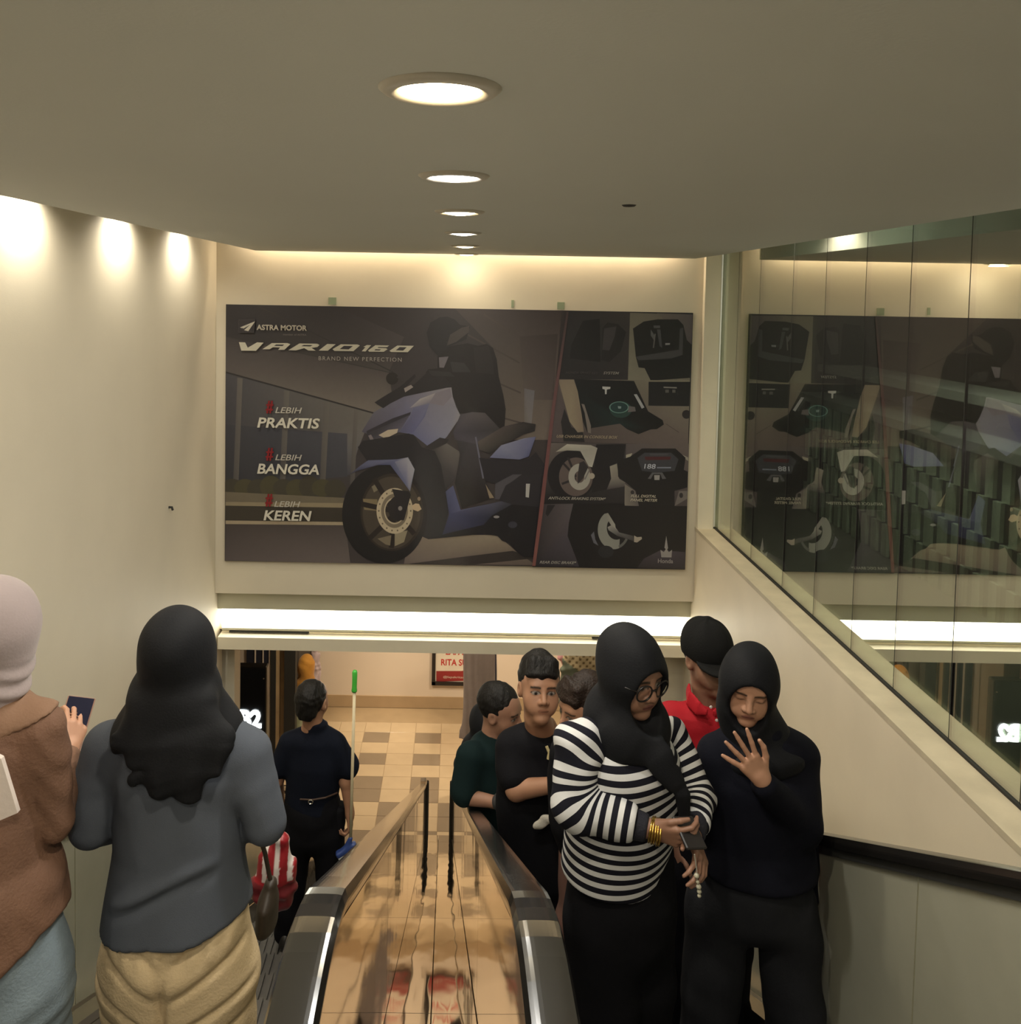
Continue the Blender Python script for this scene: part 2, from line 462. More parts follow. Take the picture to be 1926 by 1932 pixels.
# room beyond the glass: striped counter seen through it
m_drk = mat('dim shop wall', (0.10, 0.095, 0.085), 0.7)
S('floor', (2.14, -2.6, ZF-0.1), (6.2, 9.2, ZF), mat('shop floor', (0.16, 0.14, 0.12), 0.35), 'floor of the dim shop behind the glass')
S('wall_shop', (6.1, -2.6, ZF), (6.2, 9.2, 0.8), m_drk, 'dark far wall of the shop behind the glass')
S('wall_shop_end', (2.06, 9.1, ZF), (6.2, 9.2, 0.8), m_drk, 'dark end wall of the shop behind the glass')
ct = empty('slatted_counter', (3.25, 5.3, ZF), 'long shop counter of staggered pale green and black slats behind the glass', 'counter')
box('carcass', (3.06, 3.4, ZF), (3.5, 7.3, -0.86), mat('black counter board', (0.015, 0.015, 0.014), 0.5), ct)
box('worktop', (3.0, 3.35, -0.86), (3.56, 7.35, -0.80), mat('grey counter top', (0.25, 0.24, 0.22), 0.3), ct)
m_slat = mat('pale green slat', (0.42, 0.45, 0.34), 0.5, var=0.08)
sv = boxv((-0.012, -0.036, -0.112), (0.012, 0.036, 0.112)); sme = new_mesh('slat', sv, list(BOXF)); sme.materials.append(m_slat)
for r in range(4):
    for i in range(25):
        y = 3.5+0.15*i+(0.075 if r % 2 else 0)
        if y < 7.25: shared('slat', sme, (3.047, y, -0.985-0.232*r), ct)
lw = empty('shelf_board', (3.4, 5.0, -0.3), 'grey shelf board running above the striped counter', 'shelf')
box('board', (3.2, 3.2, -0.62), (3.6, 7.4, -0.56), mat('grey shelf', (0.3, 0.28, 0.26), 0.5), lw)
for y in (3.4, 5.3, 7.2): box('bracket', (3.36, y-0.02, -0.80), (3.44, y+0.02, -0.62), m_dark, lw)

# small marks: tape tabs above the poster, screw heads, dark mark on ceiling
m_tape = mat('green tape', (0.30, 0.36, 0.24), 0.5)
for i, (x, y, w) in enumerate([(1058, 577, 0.055), (627, 568, 0.06), (967, 573, 0.02)]):
    p = at(x, y, 6.395)
    top('tape_tab', boxv((p[0]-w/2, 6.392, p[2]-0.028), (p[0]+w/2, 6.3995, p[2]+0.028)), list(BOXF), m_tape,
        ['green tape tab above the right half of the scooter poster', 'grey-green tape tab above the left half of the scooter poster', 'tiny tape scrap above the middle of the poster'][i], 'tape')

hk = empty('wall_hook', (XL+0.01, 5.36, at(322, 957, 5.36)[2]), 'small dark hook on the left wall', 'hook')
mesh('hook', *tube([(XL, 5.36, at(322, 957, 5.36)[2]), (XL+0.02, 5.36, at(322, 957, 5.36)[2]), (XL+0.026, 5.36, at(322, 957, 5.36)[2]-0.02)], 0.008, 8), m_dark, hk)
ch = empty('ceiling_mark', (0.55, 2.75, ZC-0.006), 'small dark mark on the ceiling right of the downlights', 'mark')  # flat disc stands in for a dark mark in the ceiling
V, Fc = lathe((0.55, 2.75, ZC), [(0.0001, -0.006), (0.018, -0.005), (0.024, 0.0)], 20); mesh('disc', V, Fc, m_dark, ch, smooth=True)
# ------------------------------------------------------------------ downlights
m_ring = mat('white lamp ring', (0.50, 0.46, 0.38), 0.35, var=0.03)
def area(name, loc, energy, col, size, parent=None, rot=(0, 0, 0), spread=180, shape='DISK'):
    l = bpy.data.lights.new(name, 'AREA'); l.energy = energy; l.color = col; l.shape = shape; l.size = size; l.spread = math.radians(spread)
    o = bpy.data.objects.new(name, l); o.location = tuple(np.asarray(loc, float)-(OFF[parent.name] if parent else 0)); o.rotation_euler = rot
    return link(o, parent, loc)
def spot(name, loc, energy, col, angle, parent=None, rot=(0, 0, 0), blend=0.6, rad=0.03):
    l = bpy.data.lights.new(name, 'SPOT'); l.energy = energy; l.color = col; l.spot_size = math.radians(angle); l.spot_blend = blend; l.shadow_soft_size = rad
    o = bpy.data.objects.new(name, l); o.location = tuple(np.asarray(loc, float)-(OFF[parent.name] if parent else 0)); o.rotation_euler = rot
    return link(o, parent, loc)
WARM, COOL = (1.0, 0.90, 0.71), (1.0, 0.97, 0.90)
LY = [(-0.90, 1), (0.18, 0), (1.25, 0), (2.15, 1), (3.06, 0), (4.09, 1), (5.16, 0), (6.17, 0)]
desc = ['farthest from the poster, behind the viewer', 'just overhead of the viewer', 'nearest and largest in view, amber with a wide ring', 'second in the row, cool white', 'third in the row, amber', 'fourth in the row, cool white', 'fifth in the row, small and amber', 'last in the row, beside the end wall']
for i, (y, cool) in enumerate(LY):
    c = np.array([-0.035+0.016*(y-1.25), y, ZC]); col = COOL if cool else WARM
    t = empty('ceiling_downlight', c, 'round recessed ceiling downlight, '+desc[i], 'downlight', 'row of ceiling downlights')
    V, Fc = lathe(c, [(0.062, 0.004), (0.063, -0.006), (0.072, -0.010), (0.084, -0.007), (0.092, -0.001), (0.092, 0.0)]); mesh('trim_ring', V, Fc, m_ring, t, smooth=True)
    V, Fc = lathe(c, [(0.062, -0.003), (0.045, -0.010), (0.02, -0.014), (0.0001, -0.015)]); mesh('lens', V, Fc, mat('lamp lens cool' if cool else 'lamp lens warm', (1, 0.95, 0.88), 0.4, emit=22.0, ecol=(1.0, 0.95, 0.90) if cool else (1.0, 0.80, 0.50)), t, smooth=True)
    area('lamp', c+np.array([0, 0, -0.02]), DOWN_W*(0.08 if y > 6 else 0.5 if y > 5 else 1.0), col, 0.11, t)
# cove lamps beside the left wall and at the end wall
m_can = mat('lamp can metal', (0.5, 0.48, 0.44), 0.4, 0.8)
for i, y in enumerate([0.5, 1.55, 2.6, 3.55, 4.55, 5.55]):
    c = np.array([-1.775, y, 0.46]); t = empty('cove_lamp', c, 'spotlight above the %s of the left wall, hidden in the cove' % ['part behind the viewer', 'part beside the viewer', 'nearest bright scallop', 'second bright scallop', 'third bright scallop', 'corner end'][i], 'cove lamp', 'cove spotlights over the left wall')
    V, Fc = lathe(c, [(0.0001, 0.10), (0.05, 0.10), (0.05, 0.0), (0.042, 0.0), (0.042, 0.06)], 20); mesh('can', V, Fc, m_can, t, smooth=False)
    spot('lamp', c+np.array([0, 0, -0.005]), COVE_W*6.0, (1.0, 0.91, 0.74), 150, t, (0, math.radians(8), 0), 1.0, 0.04)
for i, x in enumerate([-1.1, 0.0, 1.1]):
    c = np.array([x, 6.335, 0.5]); t = empty('end_cove_lamp', c, 'cove lamp hidden over the poster wall, ' + ['left', 'middle', 'right'][i] + ' one', 'cove lamp', 'cove lamps over the poster wall')
    V, Fc = join(lathe(c, [(0.0001, 0.08), (0.03, 0.08), (0.03, 0.0)], 16)); mesh('can', V, Fc, m_can, t)
    area('lamp', c+np.array([0, 0, -0.01]), COVE_W*0.7, (1.0, 0.80, 0.56), 1.1, t, shape='RECTANGLE'); t.children[-1].data.size_y = 0.05; t.children[-1].data.energy = COVE_W*0.9
for i, y in enumerate([2.6, 4.9]):
    c = np.array([1.885, y, 0.62]); t = empty('side_cove_lamp', c, 'cove lamp hidden over the glass, ' + ['nearer', 'farther'][i] + ' one', 'cove lamp', 'cove lamps over the glass')
    V, Fc = lathe(c, [(0.0001, 0.08), (0.04, 0.08), (0.04, 0.0)], 16); mesh('can', V, Fc, m_can, t)
    spot('lamp', c+np.array([0, 0, -0.01]), COVE_W*6, (1.0, 0.88, 0.68), 110, t, (0, 0, 0), 0.8, 0.04)
# unseen lamp added behind the glass to brighten the striped slats
t = empty('slat_fill_lamp', (2.6, 4.6, 0.78), 'unseen round lamp added behind the glass to light the slats', 'added lamp')
V, Fc = lathe((2.6, 4.6, 0.8), [(0.0001, -0.05), (0.10, -0.045), (0.13, 0.0)], 24); mesh('shade', V, Fc, mat('opal shade', (0.9, 0.88, 0.8), 0.5, emit=1.5), t, smooth=True)
area('lamp', (2.6, 4.6, 0.74), 60, (0.95, 1.0, 0.9), 0.3, t)

# ------------------------------------------------------------------ escalators
DRIFT = -0.012
def ex(x, Y): return x+DRIFT*(Y-1.2)
SL = math.tan(math.radians(30))
def hz(Y):
    """handrail crest height"""
    return -0.905-SL*(Y-1.2) if Y > 1.2 else -0.905
def hpath(x, dz=0.0, y0=-1.2, y1=8.30, end=True):
    P = [(ex(x, y0), y0, hz(y0)+dz)]
    for Y in (0.2, 0.8, 1.06): P.append((ex(x, Y), Y, -0.905+dz))
    for k in range(1, 7):
        u = k/7.0; Y = 1.06+0.30*u; P.append((ex(x, Y), Y, -0.905-SL*0.16*(u*u)*0.98-0.0+dz))
    for Y in np.arange(1.45, y1+0.01, 0.35): P.append((ex(x, Y), Y, hz(Y)+dz))
    if end:
        z = hz(P[-1][1])
        for dy, dd in ((0.16, -0.07), (0.27, -0.10), (0.34, -0.14), (0.375, -0.22), (0.385, -0.40), (0.38, -0.62), (0.37, -0.80)):
            P.append((ex(x, P[-1][1]), P[-1][1] if False else y_last(P, dy), z+dd+dz))
    return P
def y_last(P, dy, base=[None]):
    return HEND+dy
HEND = 8.10
HEND = float(np.arange(1.45, 8.31, 0.35)[-1])
def rr_prof(w, t):
    """rounded handrail section"""
    pts = []
    for k in range(-6, 7): a = k/6.0; pts.append((a*w/2, -0.10*t*abs(a)**4-(0.35*t if abs(a) == 1 else 0)))
    pts = [(w/2*math.copysign(min(1, abs(a)), a), b) for a, b in [(p[0]/(w/2), p[1]) for p in pts]]
    return [(-w/2*0.92, -t), (-w/2, -0.6*t)]+[(p[0], p[1]) for p in pts]+[(w/2, -0.6*t), (w/2*0.92, -t)]

XLI, XRI, XLO, XRO = -0.1975, 0.133, -1.315, 1.252
def strip_panel(x0f, za, zb, y0, y1, thick):
    """vertical panel following the slope between heights za, zb below the handrail crest"""
    ys = [y for y in (y0, 1.0, 1.15, 1.3, 1.5, y1) if y0 <= y <= y1] if y0 < 1.5 else [y0, y1]
    ys = sorted(set([y0, y1]+[y for y in (1.06, 1.2, 1.33) if y0 < y < y1]))
    V = []; Fc = []
    for Y in ys:
        for t in (0, thick):
            for z in (za, zb): V.append((ex(x0f, Y)+t, Y, hz(Y)+z))
    n = len(ys)
    for i in range(n-1):
        a = i*4; b = a+4
        Fc += [(a, a+1, b+1, b), (a+2, b+2, b+3, a+3), (a, b, b+2, a+2), (a+1, a+3, b+3, b+1)]
    Fc += [(0, 2, 3, 1), ((n-1)*4, (n-1)*4+1, (n-1)*4+3, (n-1)*4+2)]
    return V, Fc
STEP0 = 1.35
def tread(Y): return ZF-0.2309*(math.floor((Y-STEP0)/0.40)+1) if Y > STEP0 else ZF
def step_mesh(w):
    parts = [(boxv((-w/2, 0, -0.30), (w/2, 0.40, -0.012)), list(BOXF))]
    for k in range(23):
        x = -w/2+w*(k+0.5)/23; parts.append((boxv((x-0.008, 0.0, -0.012), (x+0.008, 0.40, 0.0)), list(BOXF)))
    V, Fc = join(*parts); me = new_mesh('step', V, Fc); me.materials.append(m_step); return me
def escalator(label, xi, xo, sgn):
    c = ((xi+xo)/2, 1.2, ZF-0.4)
    e = empty('escalator', c, label, 'escalator', 'pair of escalators')
    inner = tag(mesh('handrail', *sweep(hpath(xi), rr_prof(0.070, 0.034)), m_steel, e, smooth=False), label='flat glossy black inner handrail')
    V, Fc = sweep(hpath(xo), rr_prof(0.070, 0.034)); mesh('handrail', V, Fc, m_rubber, e, label='black rubber outer handrail')
    for x, s in ((xi, 1 if xi > 0 else -1), (xo, -1 if xi > 0 else 1)):
        # carrier rail under the handrail, rider-side panels, skirt
        mesh('rail_carrier', *sweep(hpath(x, -0.034), [(-0.018, -0.03), (-0.018, 0), (0.018, 0), (0.018, -0.03)]), m_dark, e)
        seam = [-1.0, -0.3, 0.42, 1.35, 2.12, 2.86]+[2.86+0.74*k for k in range(1, 8)]
        for a, b in zip(seam[:-1], seam[1:]):
            mesh('balustrade_panel', *strip_panel(x-0.006, -0.06, -0.70, a+0.003, b-0.003, 0.012), m_panel, e)
        sx = x+s*0.03
        mesh('inner_deck', *strip_panel(min(sx, sx+s*0.075), -0.70, -0.735, -1.0, 8.3, 0.075), m_skirt, e)
        mesh('skirt', *strip_panel(x+s*0.10, -0.735, -1.02, -1.0, 8.3, 0.008), m_skirt, e)
    Ye = HEND+0.355; V, Fc = bevbox((ex(xi, Ye)+(-0.056 if xi > 0 else -0.012), Ye, ZH), (ex(xi, Ye)+(0.012 if xi > 0 else 0.056), Ye+0.05, hz(HEND)-0.20), 0.010); mesh('newel', V, Fc, m_dark, e, label='black newel at the foot of the inner handrail')
    w = abs(xo-xi)-0.215; me = step_mesh(w)
    for k in range(17):
        Y = STEP0+0.4*k; shared('step', me, (ex((xi+xo)/2, Y), Y, ZF-0.2309*(k+1)), e)
    box('floor_plate', (min(xi, xo)+0.1, 0.2, ZF-0.02), (max(xi, xo)-0.1, STEP0-0.005, ZF+0.004), m_skirt, e)
    return e
escL = escalator('descending escalator on the left, carrying the woman in the grey sweater', XLI, XLO, -1)
escR = escalator('ascending escalator on the right, carrying the woman in the striped sweater', XRI, XRO, 1)

# polished valley between the two escalators
dv = empty('escalator_divider', (-0.03, 1.2, hz(1.2)-0.62), 'mirror polished steel valley between the two inner handrails', 'divider')
DZ = -0.56
for i, (a, b) in enumerate(zip([-1.0, 0.93, 2.4, 3.9, 5.4, 6.9], [0.93, 2.4, 3.9, 5.4, 6.9, 8.44])):
    mesh('side_panel', *strip_panel(XLI+0.026, -0.045, DZ, a+0.002, b-0.002, 0.004), m_mirror, dv)
    mesh('side_panel', *strip_panel(XRI-0.030, -0.045, DZ, a+0.002, b-0.002, 0.004), m_mirror, dv)
    mid = (XLI+XRI)/2
    mesh('deck_panel', *strip_panel(XLI+0.031, DZ-0.004, DZ, a+0.002, b-0.002, mid-XLI-0.033), m_mirror, dv)
    mesh('deck_panel', *strip_panel(mid+0.002, DZ-0.004, DZ, a+0.002, b-0.002, XRI-0.032-mid-0.002), m_mirror, dv)
V, Fc = join((boxv((ex(XLI, 8.44)-0.03, 8.44, ZH), (ex(XRI, 8.44)+0.03, 8.47, hz(8.44)+DZ)), list(BOXF))); V = [(v[0], v[1], v[2]-0.05 if v[2] > ZH+0.1 else v[2]) for v in V]; mesh('end_plate', V, Fc, m_panel, dv)
# ------------------------------------------------------------------ lower hall
m_hwall = mat('pale pink hall wall', (0.82, 0.70, 0.58), 0.5, var=0.03, scale=1.5)
m_hskirt = mat('tan hall skirting', (0.50, 0.36, 0.22), 0.35, var=0.05)
YB = 11.72
S('wall_hall', (-1.95, YB, ZH), (4.5, YB+0.12, -2.5), m_hwall, 'pale pink wall at the far side of the lower hall')
S('wall_hall_left', (-4.5, 6.6, ZH), (-4.4, 12.2, -2.5), m_hwall, 'left side wall of the lower hall')
S('wall_hall_right', (4.4, 6.6, ZH), (4.5, 12.2, -2.5), m_hwall, 'right side wall of the lower hall')
S('wall_hall_end', (-4.5, 12.1, ZH), (-1.9, 12.2, -2.5), mat('dim shop interior', (0.20, 0.17, 0.14), 0.7), 'dim interior wall of the shop in the lower hall')
S('baseboard_hall', (-1.95, YB-0.015, ZH), (4.4, YB, ZH+0.17), m_hskirt)
S('trim_5', (1.62, 6.7, ZH), (1.95, 6.95, -2.6), m_trim, 'cream column at the right of the hall opening')
S('trim_6', (-2.02, 6.72, ZH), (-1.80, 6.90, -2.6), m_trim, 'cream column at the left of the hall opening')
fl = S('floor', (-4.4, 6.5, ZH-0.15), (4.4, 12.1, ZH-0.006), mat('tan hall floor bed', (0.42, 0.31, 0.19), 0.35), 'tiled floor of the lower hall')
tx, ty = 0.347, 0.259
def tile_mesh(nm, col):
    V, Fc = bevbox((-tx/2+0.002, -ty/2+0.002, -0.006), (tx/2-0.002, ty/2-0.002, 0.0), 0.0015)
    me = new_mesh('tile', V, Fc); me.materials.append(mat(nm, col, 0.16, var=0.05, scale=4)); return me
tL, tD = tile_mesh('light tan floor tile', (0.56, 0.43, 0.28)), tile_mesh('brown floor tile', (0.27, 0.205, 0.14))
X0 = -1.186
for j in range(13):
    for i in range(-3, 8):
        dark = (j in (1, 3, 5, 6) and i in (0, 2)) or (j in (7, 8, 10, 11) and i in (-1, 1, 3)) or (j in (1, 3, 5, 6, 9) and i in (4, 6, -2)) or (j == 9 and i in (0, 2)) or (j == 12 and i in (0, 2))
        if j == 0: dark = False
        o = shared('tile', tD if dark else tL, (X0+tx*(i+0.5), 11.26-ty*(j-0.0)-ty/2+0.03, ZH), fl)
# hall lamps
for i, (x, y, e, sp) in enumerate([(-0.95, 11.25, 0.55, 34), (0.9, 10.2, 0.8, 120), (-1.0, 9.6, 0.9, 120), (0.8, 8.1, 0.45, 110), (3.0, 9.6, 0.5, 110)]):
    c = np.array([x, y, -2.80]); t = empty('hall_downlight', c, 'warm ceiling downlight of the lower hall, ' + ['over the bright patch by the pink wall', 'over the hanging dress', 'over the foot of the left escalator', 'over the foot of the right escalator', 'at the right of the hall'][i], 'downlight', 'downlights of the lower hall')
    V, Fc = lathe(c, [(0.0001, -0.006), (0.07, -0.006), (0.085, 0.0)], 24); mesh('lens', V, Fc, mat('hall lamp lens', (1, 0.8, 0.5), 0.4, emit=20.0, ecol=(1, 0.78, 0.45)), t, smooth=True)
    spot('lamp', c+np.array([0, 0, -0.02]), HALL_W*3*e, (1.0, 0.82, 0.58), sp, t, (math.radians(0 if sp < 60 else 26), 0, 0), 0.9, 0.06)

# framed notice on the pink wall
m_black = mat('black frame', (0.02, 0.016, 0.015), 0.4)
m_print = mat('printed sheet', (1, 1, 1), 0.45, attr='Col', var=0.02)
def quadV(pts, Y): return [at(x, y, Y) for x, y in pts]
sg = empty('framed_notice', at(852, 1292, YB-0.03), 'black framed notice with red lettering on the pink wall', 'notice')
a = at(816, 1196, YB); b = at(905, 1292, YB)
x0, x1, z0, z1 = a[0], b[0], b[2], a[2]
for lo, hi in (((x0, z0), (x0+0.05, z1)), ((x1-0.05, z0), (x1, z1)), ((x0, z0), (x1, z0+0.05)), ((x0, z1-0.05), (x1, z1))):
    box('frame_bar', (lo[0], YB-0.045, lo[1]), (hi[0], YB-0.005, hi[1]), m_black, sg)
box('sheet', (x0+0.04, YB-0.02, z0+0.04), (x1-0.04, YB-0.01, z1-0.04), mat('cream sheet', (0.80, 0.72, 0.60), 0.5), sg)
def flat(name, pts, Y, m, parent): return mesh(name, [(p[0], Y, p[2]) for p in [at(x, y, Y) for x, y in pts]], [tuple(range(len(pts)))], m, parent)
m_red = mat('red print', (0.55, 0.03, 0.025), 0.5); m_red2 = mat('dark red print', (0.32, 0.03, 0.03), 0.5)
flat('red_band', [(823, 1266), (870, 1266), (898, 1262), (898, 1284), (823, 1286)], YB-0.0215, m_red2, sg)
def wall_text(name, s, x, y, hpx, Y, m, parent, shear=0.0, bold=0.0, sx=1.0, spacing=1.0, align='l', wpx=None):
    """lettering lying in a wall plane; x,y = left end of the baseline in the photograph, hpx = capital height"""
    V, Fc = text_geo(s, 1.0, shear, bold, spacing)
    p = at(x, y, Y); capH = 0.70
    k = hpx*Y/F_PX/capH
    kx = k*sx
    if wpx is not None: kx = wpx*Y/F_PX/(V[:, 0].max()-V[:, 0].min())
    X = V[:, 0]-V[:, 0].min()
    W_ = np.stack([p[0]+X*kx, np.full(len(V), Y), p[2]+V[:, 1]*k], 1)
    Fc = [f[::1] for f in Fc]
    return mesh(name, W_, Fc, m, parent)
wall_text('lettering', 'LAPAK', 841, 1235, 11, YB-0.0225, m_red, sg, 0, 0.02, wpx=44)
wall_text('lettering', 'RITA SUKA', 832, 1255, 12, YB-0.0225, m_red, sg, 0, 0.02, wpx=70)
wall_text('lettering', '@lapakritasuka', 836, 1279, 4, YB-0.0225, mat('cream print', (0.75, 0.66, 0.56), 0.5), sg, 0, 0.0, wpx=52)

# storey sign pylon with glowing B2
pl = empty('storey_sign', at(475, 1420, 9.2), 'black sign pylon with glowing white B2', 'sign')
a = at(445, 1258, 9.2); b = at(503, 1258, 9.2)
V, Fc = bevbox((a[0], 9.2, ZH), (b[0], 9.32, a[2]), 0.012); mesh('body', V, Fc, mat('black gloss sign', (0.012, 0.012, 0.013), 0.3), pl)
wall_text('glowing_lettering', 'B2', 452, 1371, 32, 9.19, mat('glowing white letters', (1, 1, 1), 0.5, emit=9.0, ecol=(0.92, 1.0, 1.0)), pl, 0, 0.05, wpx=42)
for x in (450, 497):
    p = at(x, 1281, 9.19); V, Fc = lathe((0, 0, 0), [(0.0001, 0.006), (0.008, 0.004), (0.010, 0.0)], 10); V = [(p[0]+v[0], 9.2-v[2], p[2]+v[1]) for v in V]; mesh('screw', V, Fc, m_skirt, pl)

# shopfront at the left of the hall: dark sliding leaves with slim pale bars
sf = empty('shopfront', (-2.6, 10.4, ZH), 'dark shopfront with slim pale uprights at the left of the hall', 'shopfront')
m_nav = mat('dark blue leaf', (0.02, 0.022, 0.035), 0.3); m_tanp = mat('tan upright', (0.42, 0.30, 0.17), 0.5, var=0.2, scale=3); m_pale = mat('pale upright', (0.6, 0.52, 0.44), 0.4)
def up(name, xa, xb, Y, m, d=0.05):
    a = at(xa, 1400, Y); b = at(xb, 1400, Y); return box(name, (a[0], Y, ZH), (b[0], Y+d, -2.82), m, sf)
up('leaf', 464, 479, 10.45, m_nav); up('upright', 479, 481.5, 10.44, m_pale); up('leaf', 481.5, 494, 10.45, m_nav); up('upright', 494, 496, 10.44, m_pale); up('leaf', 496, 506, 10.45, m_nav)
up('upright', 506, 509, 10.44, m_pale); up('leaf', 509, 519, 10.43, m_dark); up('tan_upright', 519.5, 527, 10.45, m_tanp); up('tan_upright', 528, 535, 10.46, m_tanp); up('jamb', 535, 556, 10.40, m_dark, 0.12)
up('side_leaf', 449, 464, 10.47, m_pale); up('side_wall', 404, 449, 10.48, mat('cream leaf', (0.62, 0.52, 0.40), 0.5), 0.06)
S('trim_7', (at(556, 1300, 11.0)[0], 11.0, ZH), (at(560, 1300, 11.0)[0], 11.1, -2.82), m_dark, 'dark jamb beside the yellow scarf')

# dress forms and hanging clothes
def cloth(name, col, rough=0.8, var=0.15, sc=9, bump=0.25, bs=45): return mat(name, col, rough, var=var, scale=sc, bump=bump, bscale=bs, sheen=0.15)
Yd = 10.9
t = empty('dress_form', (at(580, 1420, Yd)[0], Yd, ZH), 'dress form in an ochre headscarf and pale green robe', 'mannequin')
p = at(578, 1255, Yd); xs = (1, 0, 0)
sdf_obj('headscarf', [('u', ell(p, (0.115, 0.12, 0.15)), 0), ('u', loft([p+(0, 0, -0.10), p+(-0.01, 0, -0.30), p+(-0.06, 0.0, -0.48)], [0.10, 0.14, 0.13], [0.10, 0.12, 0.10], xs), 0.06)], 0.016, cloth('ochre scarf', (0.50, 0.23, 0.03)), t, wr(40, 0.006))
sdf_obj('robe', [('u', loft([p+(-0.02, 0.02, -0.35), p+(-0.03, 0.02, -0.9), (p[0]-0.02, Yd+0.02, ZH+0.05)], [0.15, 0.17, 0.26], [0.12, 0.14, 0.2], xs), 0)], 0.022, cloth('pale green robe', (0.42, 0.45, 0.28)), t, wr(28, 0.010))
mesh('stand', *tube([(p[0], Yd, ZH), (p[0], Yd, ZH+0.3)], 0.02), m_dark, t)
Yd = 11.2; p = at(594, 1262, Yd)
t = empty('hanging_shawl', (p[0], Yd, p[2]-0.35), 'pale lilac shawl hanging behind the ochre headscarf', 'shawl')
sdf_obj('shawl', [('u', loft([p+(0, 0, 0.32), p+(0.0, 0, 0.0), p+(0.02, 0, -0.40)], [0.05, 0.085, 0.05], [0.03, 0.04, 0.03], xs), 0)], 0.014, cloth('lilac shawl', (0.52, 0.42, 0.44)), t, wr(60, 0.010))
Yd = 9.7
t = empty('hanging_dress', (at(902, 1300, Yd)[0], Yd, at(902, 1395, Yd)[2]), 'long mauve grey dress hanging in front of the framed notice', 'dress')
P = [at(903, 1200, Yd), at(905, 1240, Yd), at(905, 1300, Yd), at(902, 1350, Yd), at(899, 1394, Yd)]
hp = P[-1]
sdf_obj('dress', [('u', loft(P, [0.17, 0.19, 0.19, 0.195, 0.205], [0.05, 0.06, 0.06, 0.06, 0.06], xs), 0), ('i', half(hp+(0, 0, 0.0), (-0.02, 0, -1)), 0)], 0.012, cloth('mauve grey cloth', (0.30, 0.245, 0.23), var=0.08), t,
        lambda Q: 0.0035*np.sin(Q[:, 0]*75+1.5*np.sin(Q[:, 2]*4)))
mesh('hanger_hook', *tube([at(905, 1200, Yd), at(905, 1170, Yd), (at(905, 1170, Yd)[0], Yd, -2.80)], 0.008), m_dark, t)
sdf_obj('side_hem', [('u', loft([at(931, 1215, Yd+0.1), at(932, 1270, Yd+0.1), at(932, 1330, Yd+0.1)], [0.035, 0.035, 0.03], [0.04]*3, xs), 0)], 0.012, cloth('dark navy lining', (0.05, 0.045, 0.07)), t)
# shop stock at the right of the hall
Yd = 10.2
t = empty('patterned_dress', (at(1095, 1290, Yd)[0], Yd, ZH), 'dress with a pale floral yoke and grey green skirt at the right of the hall', 'dress')
P = [at(1098, 1215, Yd), at(1098, 1250, Yd), at(1098, 1330, Yd), at(1098, 1420, Yd)]
def floral(V):
    c = np.zeros((len(V), 3)); c[:] = (0.10, 0.12, 0.09); z = at(1098, 1257, Yd)[2]
    m = (V[:, 2]+0.6*(V[:, 0]-P[0][0]) > z-0.04); n = np.sin(V[:, 0]*75)*np.sin(V[:, 2]*75+1)
    c[m] = (0.35, 0.29, 0.18); c[m & (n > 0.3)] = (0.10, 0.07, 0.03); return c
sdf_obj('dress', [('u', loft(P, [0.16, 0.26, 0.28, 0.30], [0.09, 0.11, 0.12, 0.14], xs), 0)], 0.014, mat('floral cloth', (1, 1, 1), 0.85, attr='Col', var=0.1), t, wr(30, 0.008), colf=floral)
mesh('stand', *tube([(P[0][0], Yd, ZH), (P[0][0], Yd, ZH+0.6)], 0.02), m_dark, t)
p = at(1069, 1240, 10.6)
t = empty('pink_top', (p[0], 10.6, p[2]-0.2), 'small pink top hanging beside the floral dress', 'clothing')
sdf_obj('top', [('u', loft([p+(0, 0, 0.22), p, p+(-0.02, 0, -0.12)], [0.14, 0.12, 0.03], [0.05, 0.05, 0.03], xs), 0)], 0.014, cloth('pink cloth', (0.55, 0.28, 0.30)), t, wr(40, 0.008))
sp = empty('brown_screen', (at(1260, 1300, 9.0)[0], 9.0, ZH), 'dark brown display screen beside the cream column', 'screen')
a = at(1105, 1300, 10.9); b = at(1290, 1300, 10.9)
box('board', (at(1238, 1300, 9.0)[0], 9.0, ZH), (at(1292, 1300, 9.0)[0], 9.06, -2.82), mat('brown board', (0.09, 0.055, 0.025), 0.5), sp)
box('foot', (at(1238, 1300, 9.0)[0]-0.03, 8.95, ZH), (at(1292, 1300, 9.0)[0]+0.03, 9.11, ZH+0.03), m_dark, sp)
cc = empty('cream_column', (at(1320, 1300, 8.6)[0], 8.7, ZH), 'cream square column behind the man in the red polo', 'column')
V, Fc = bevbox((at(1290, 1300, 8.6)[0], 8.6, ZH), (at(1350, 1300, 8.6)[0], 8.9, -2.82), 0.02); mesh('shaft', V, Fc, m_hwall, cc)
box('plinth', (at(1288, 1300, 8.6)[0]-0.01, 8.58, ZH), (at(1352, 1300, 8.6)[0]+0.01, 8.92, ZH+0.12), m_hskirt, cc)

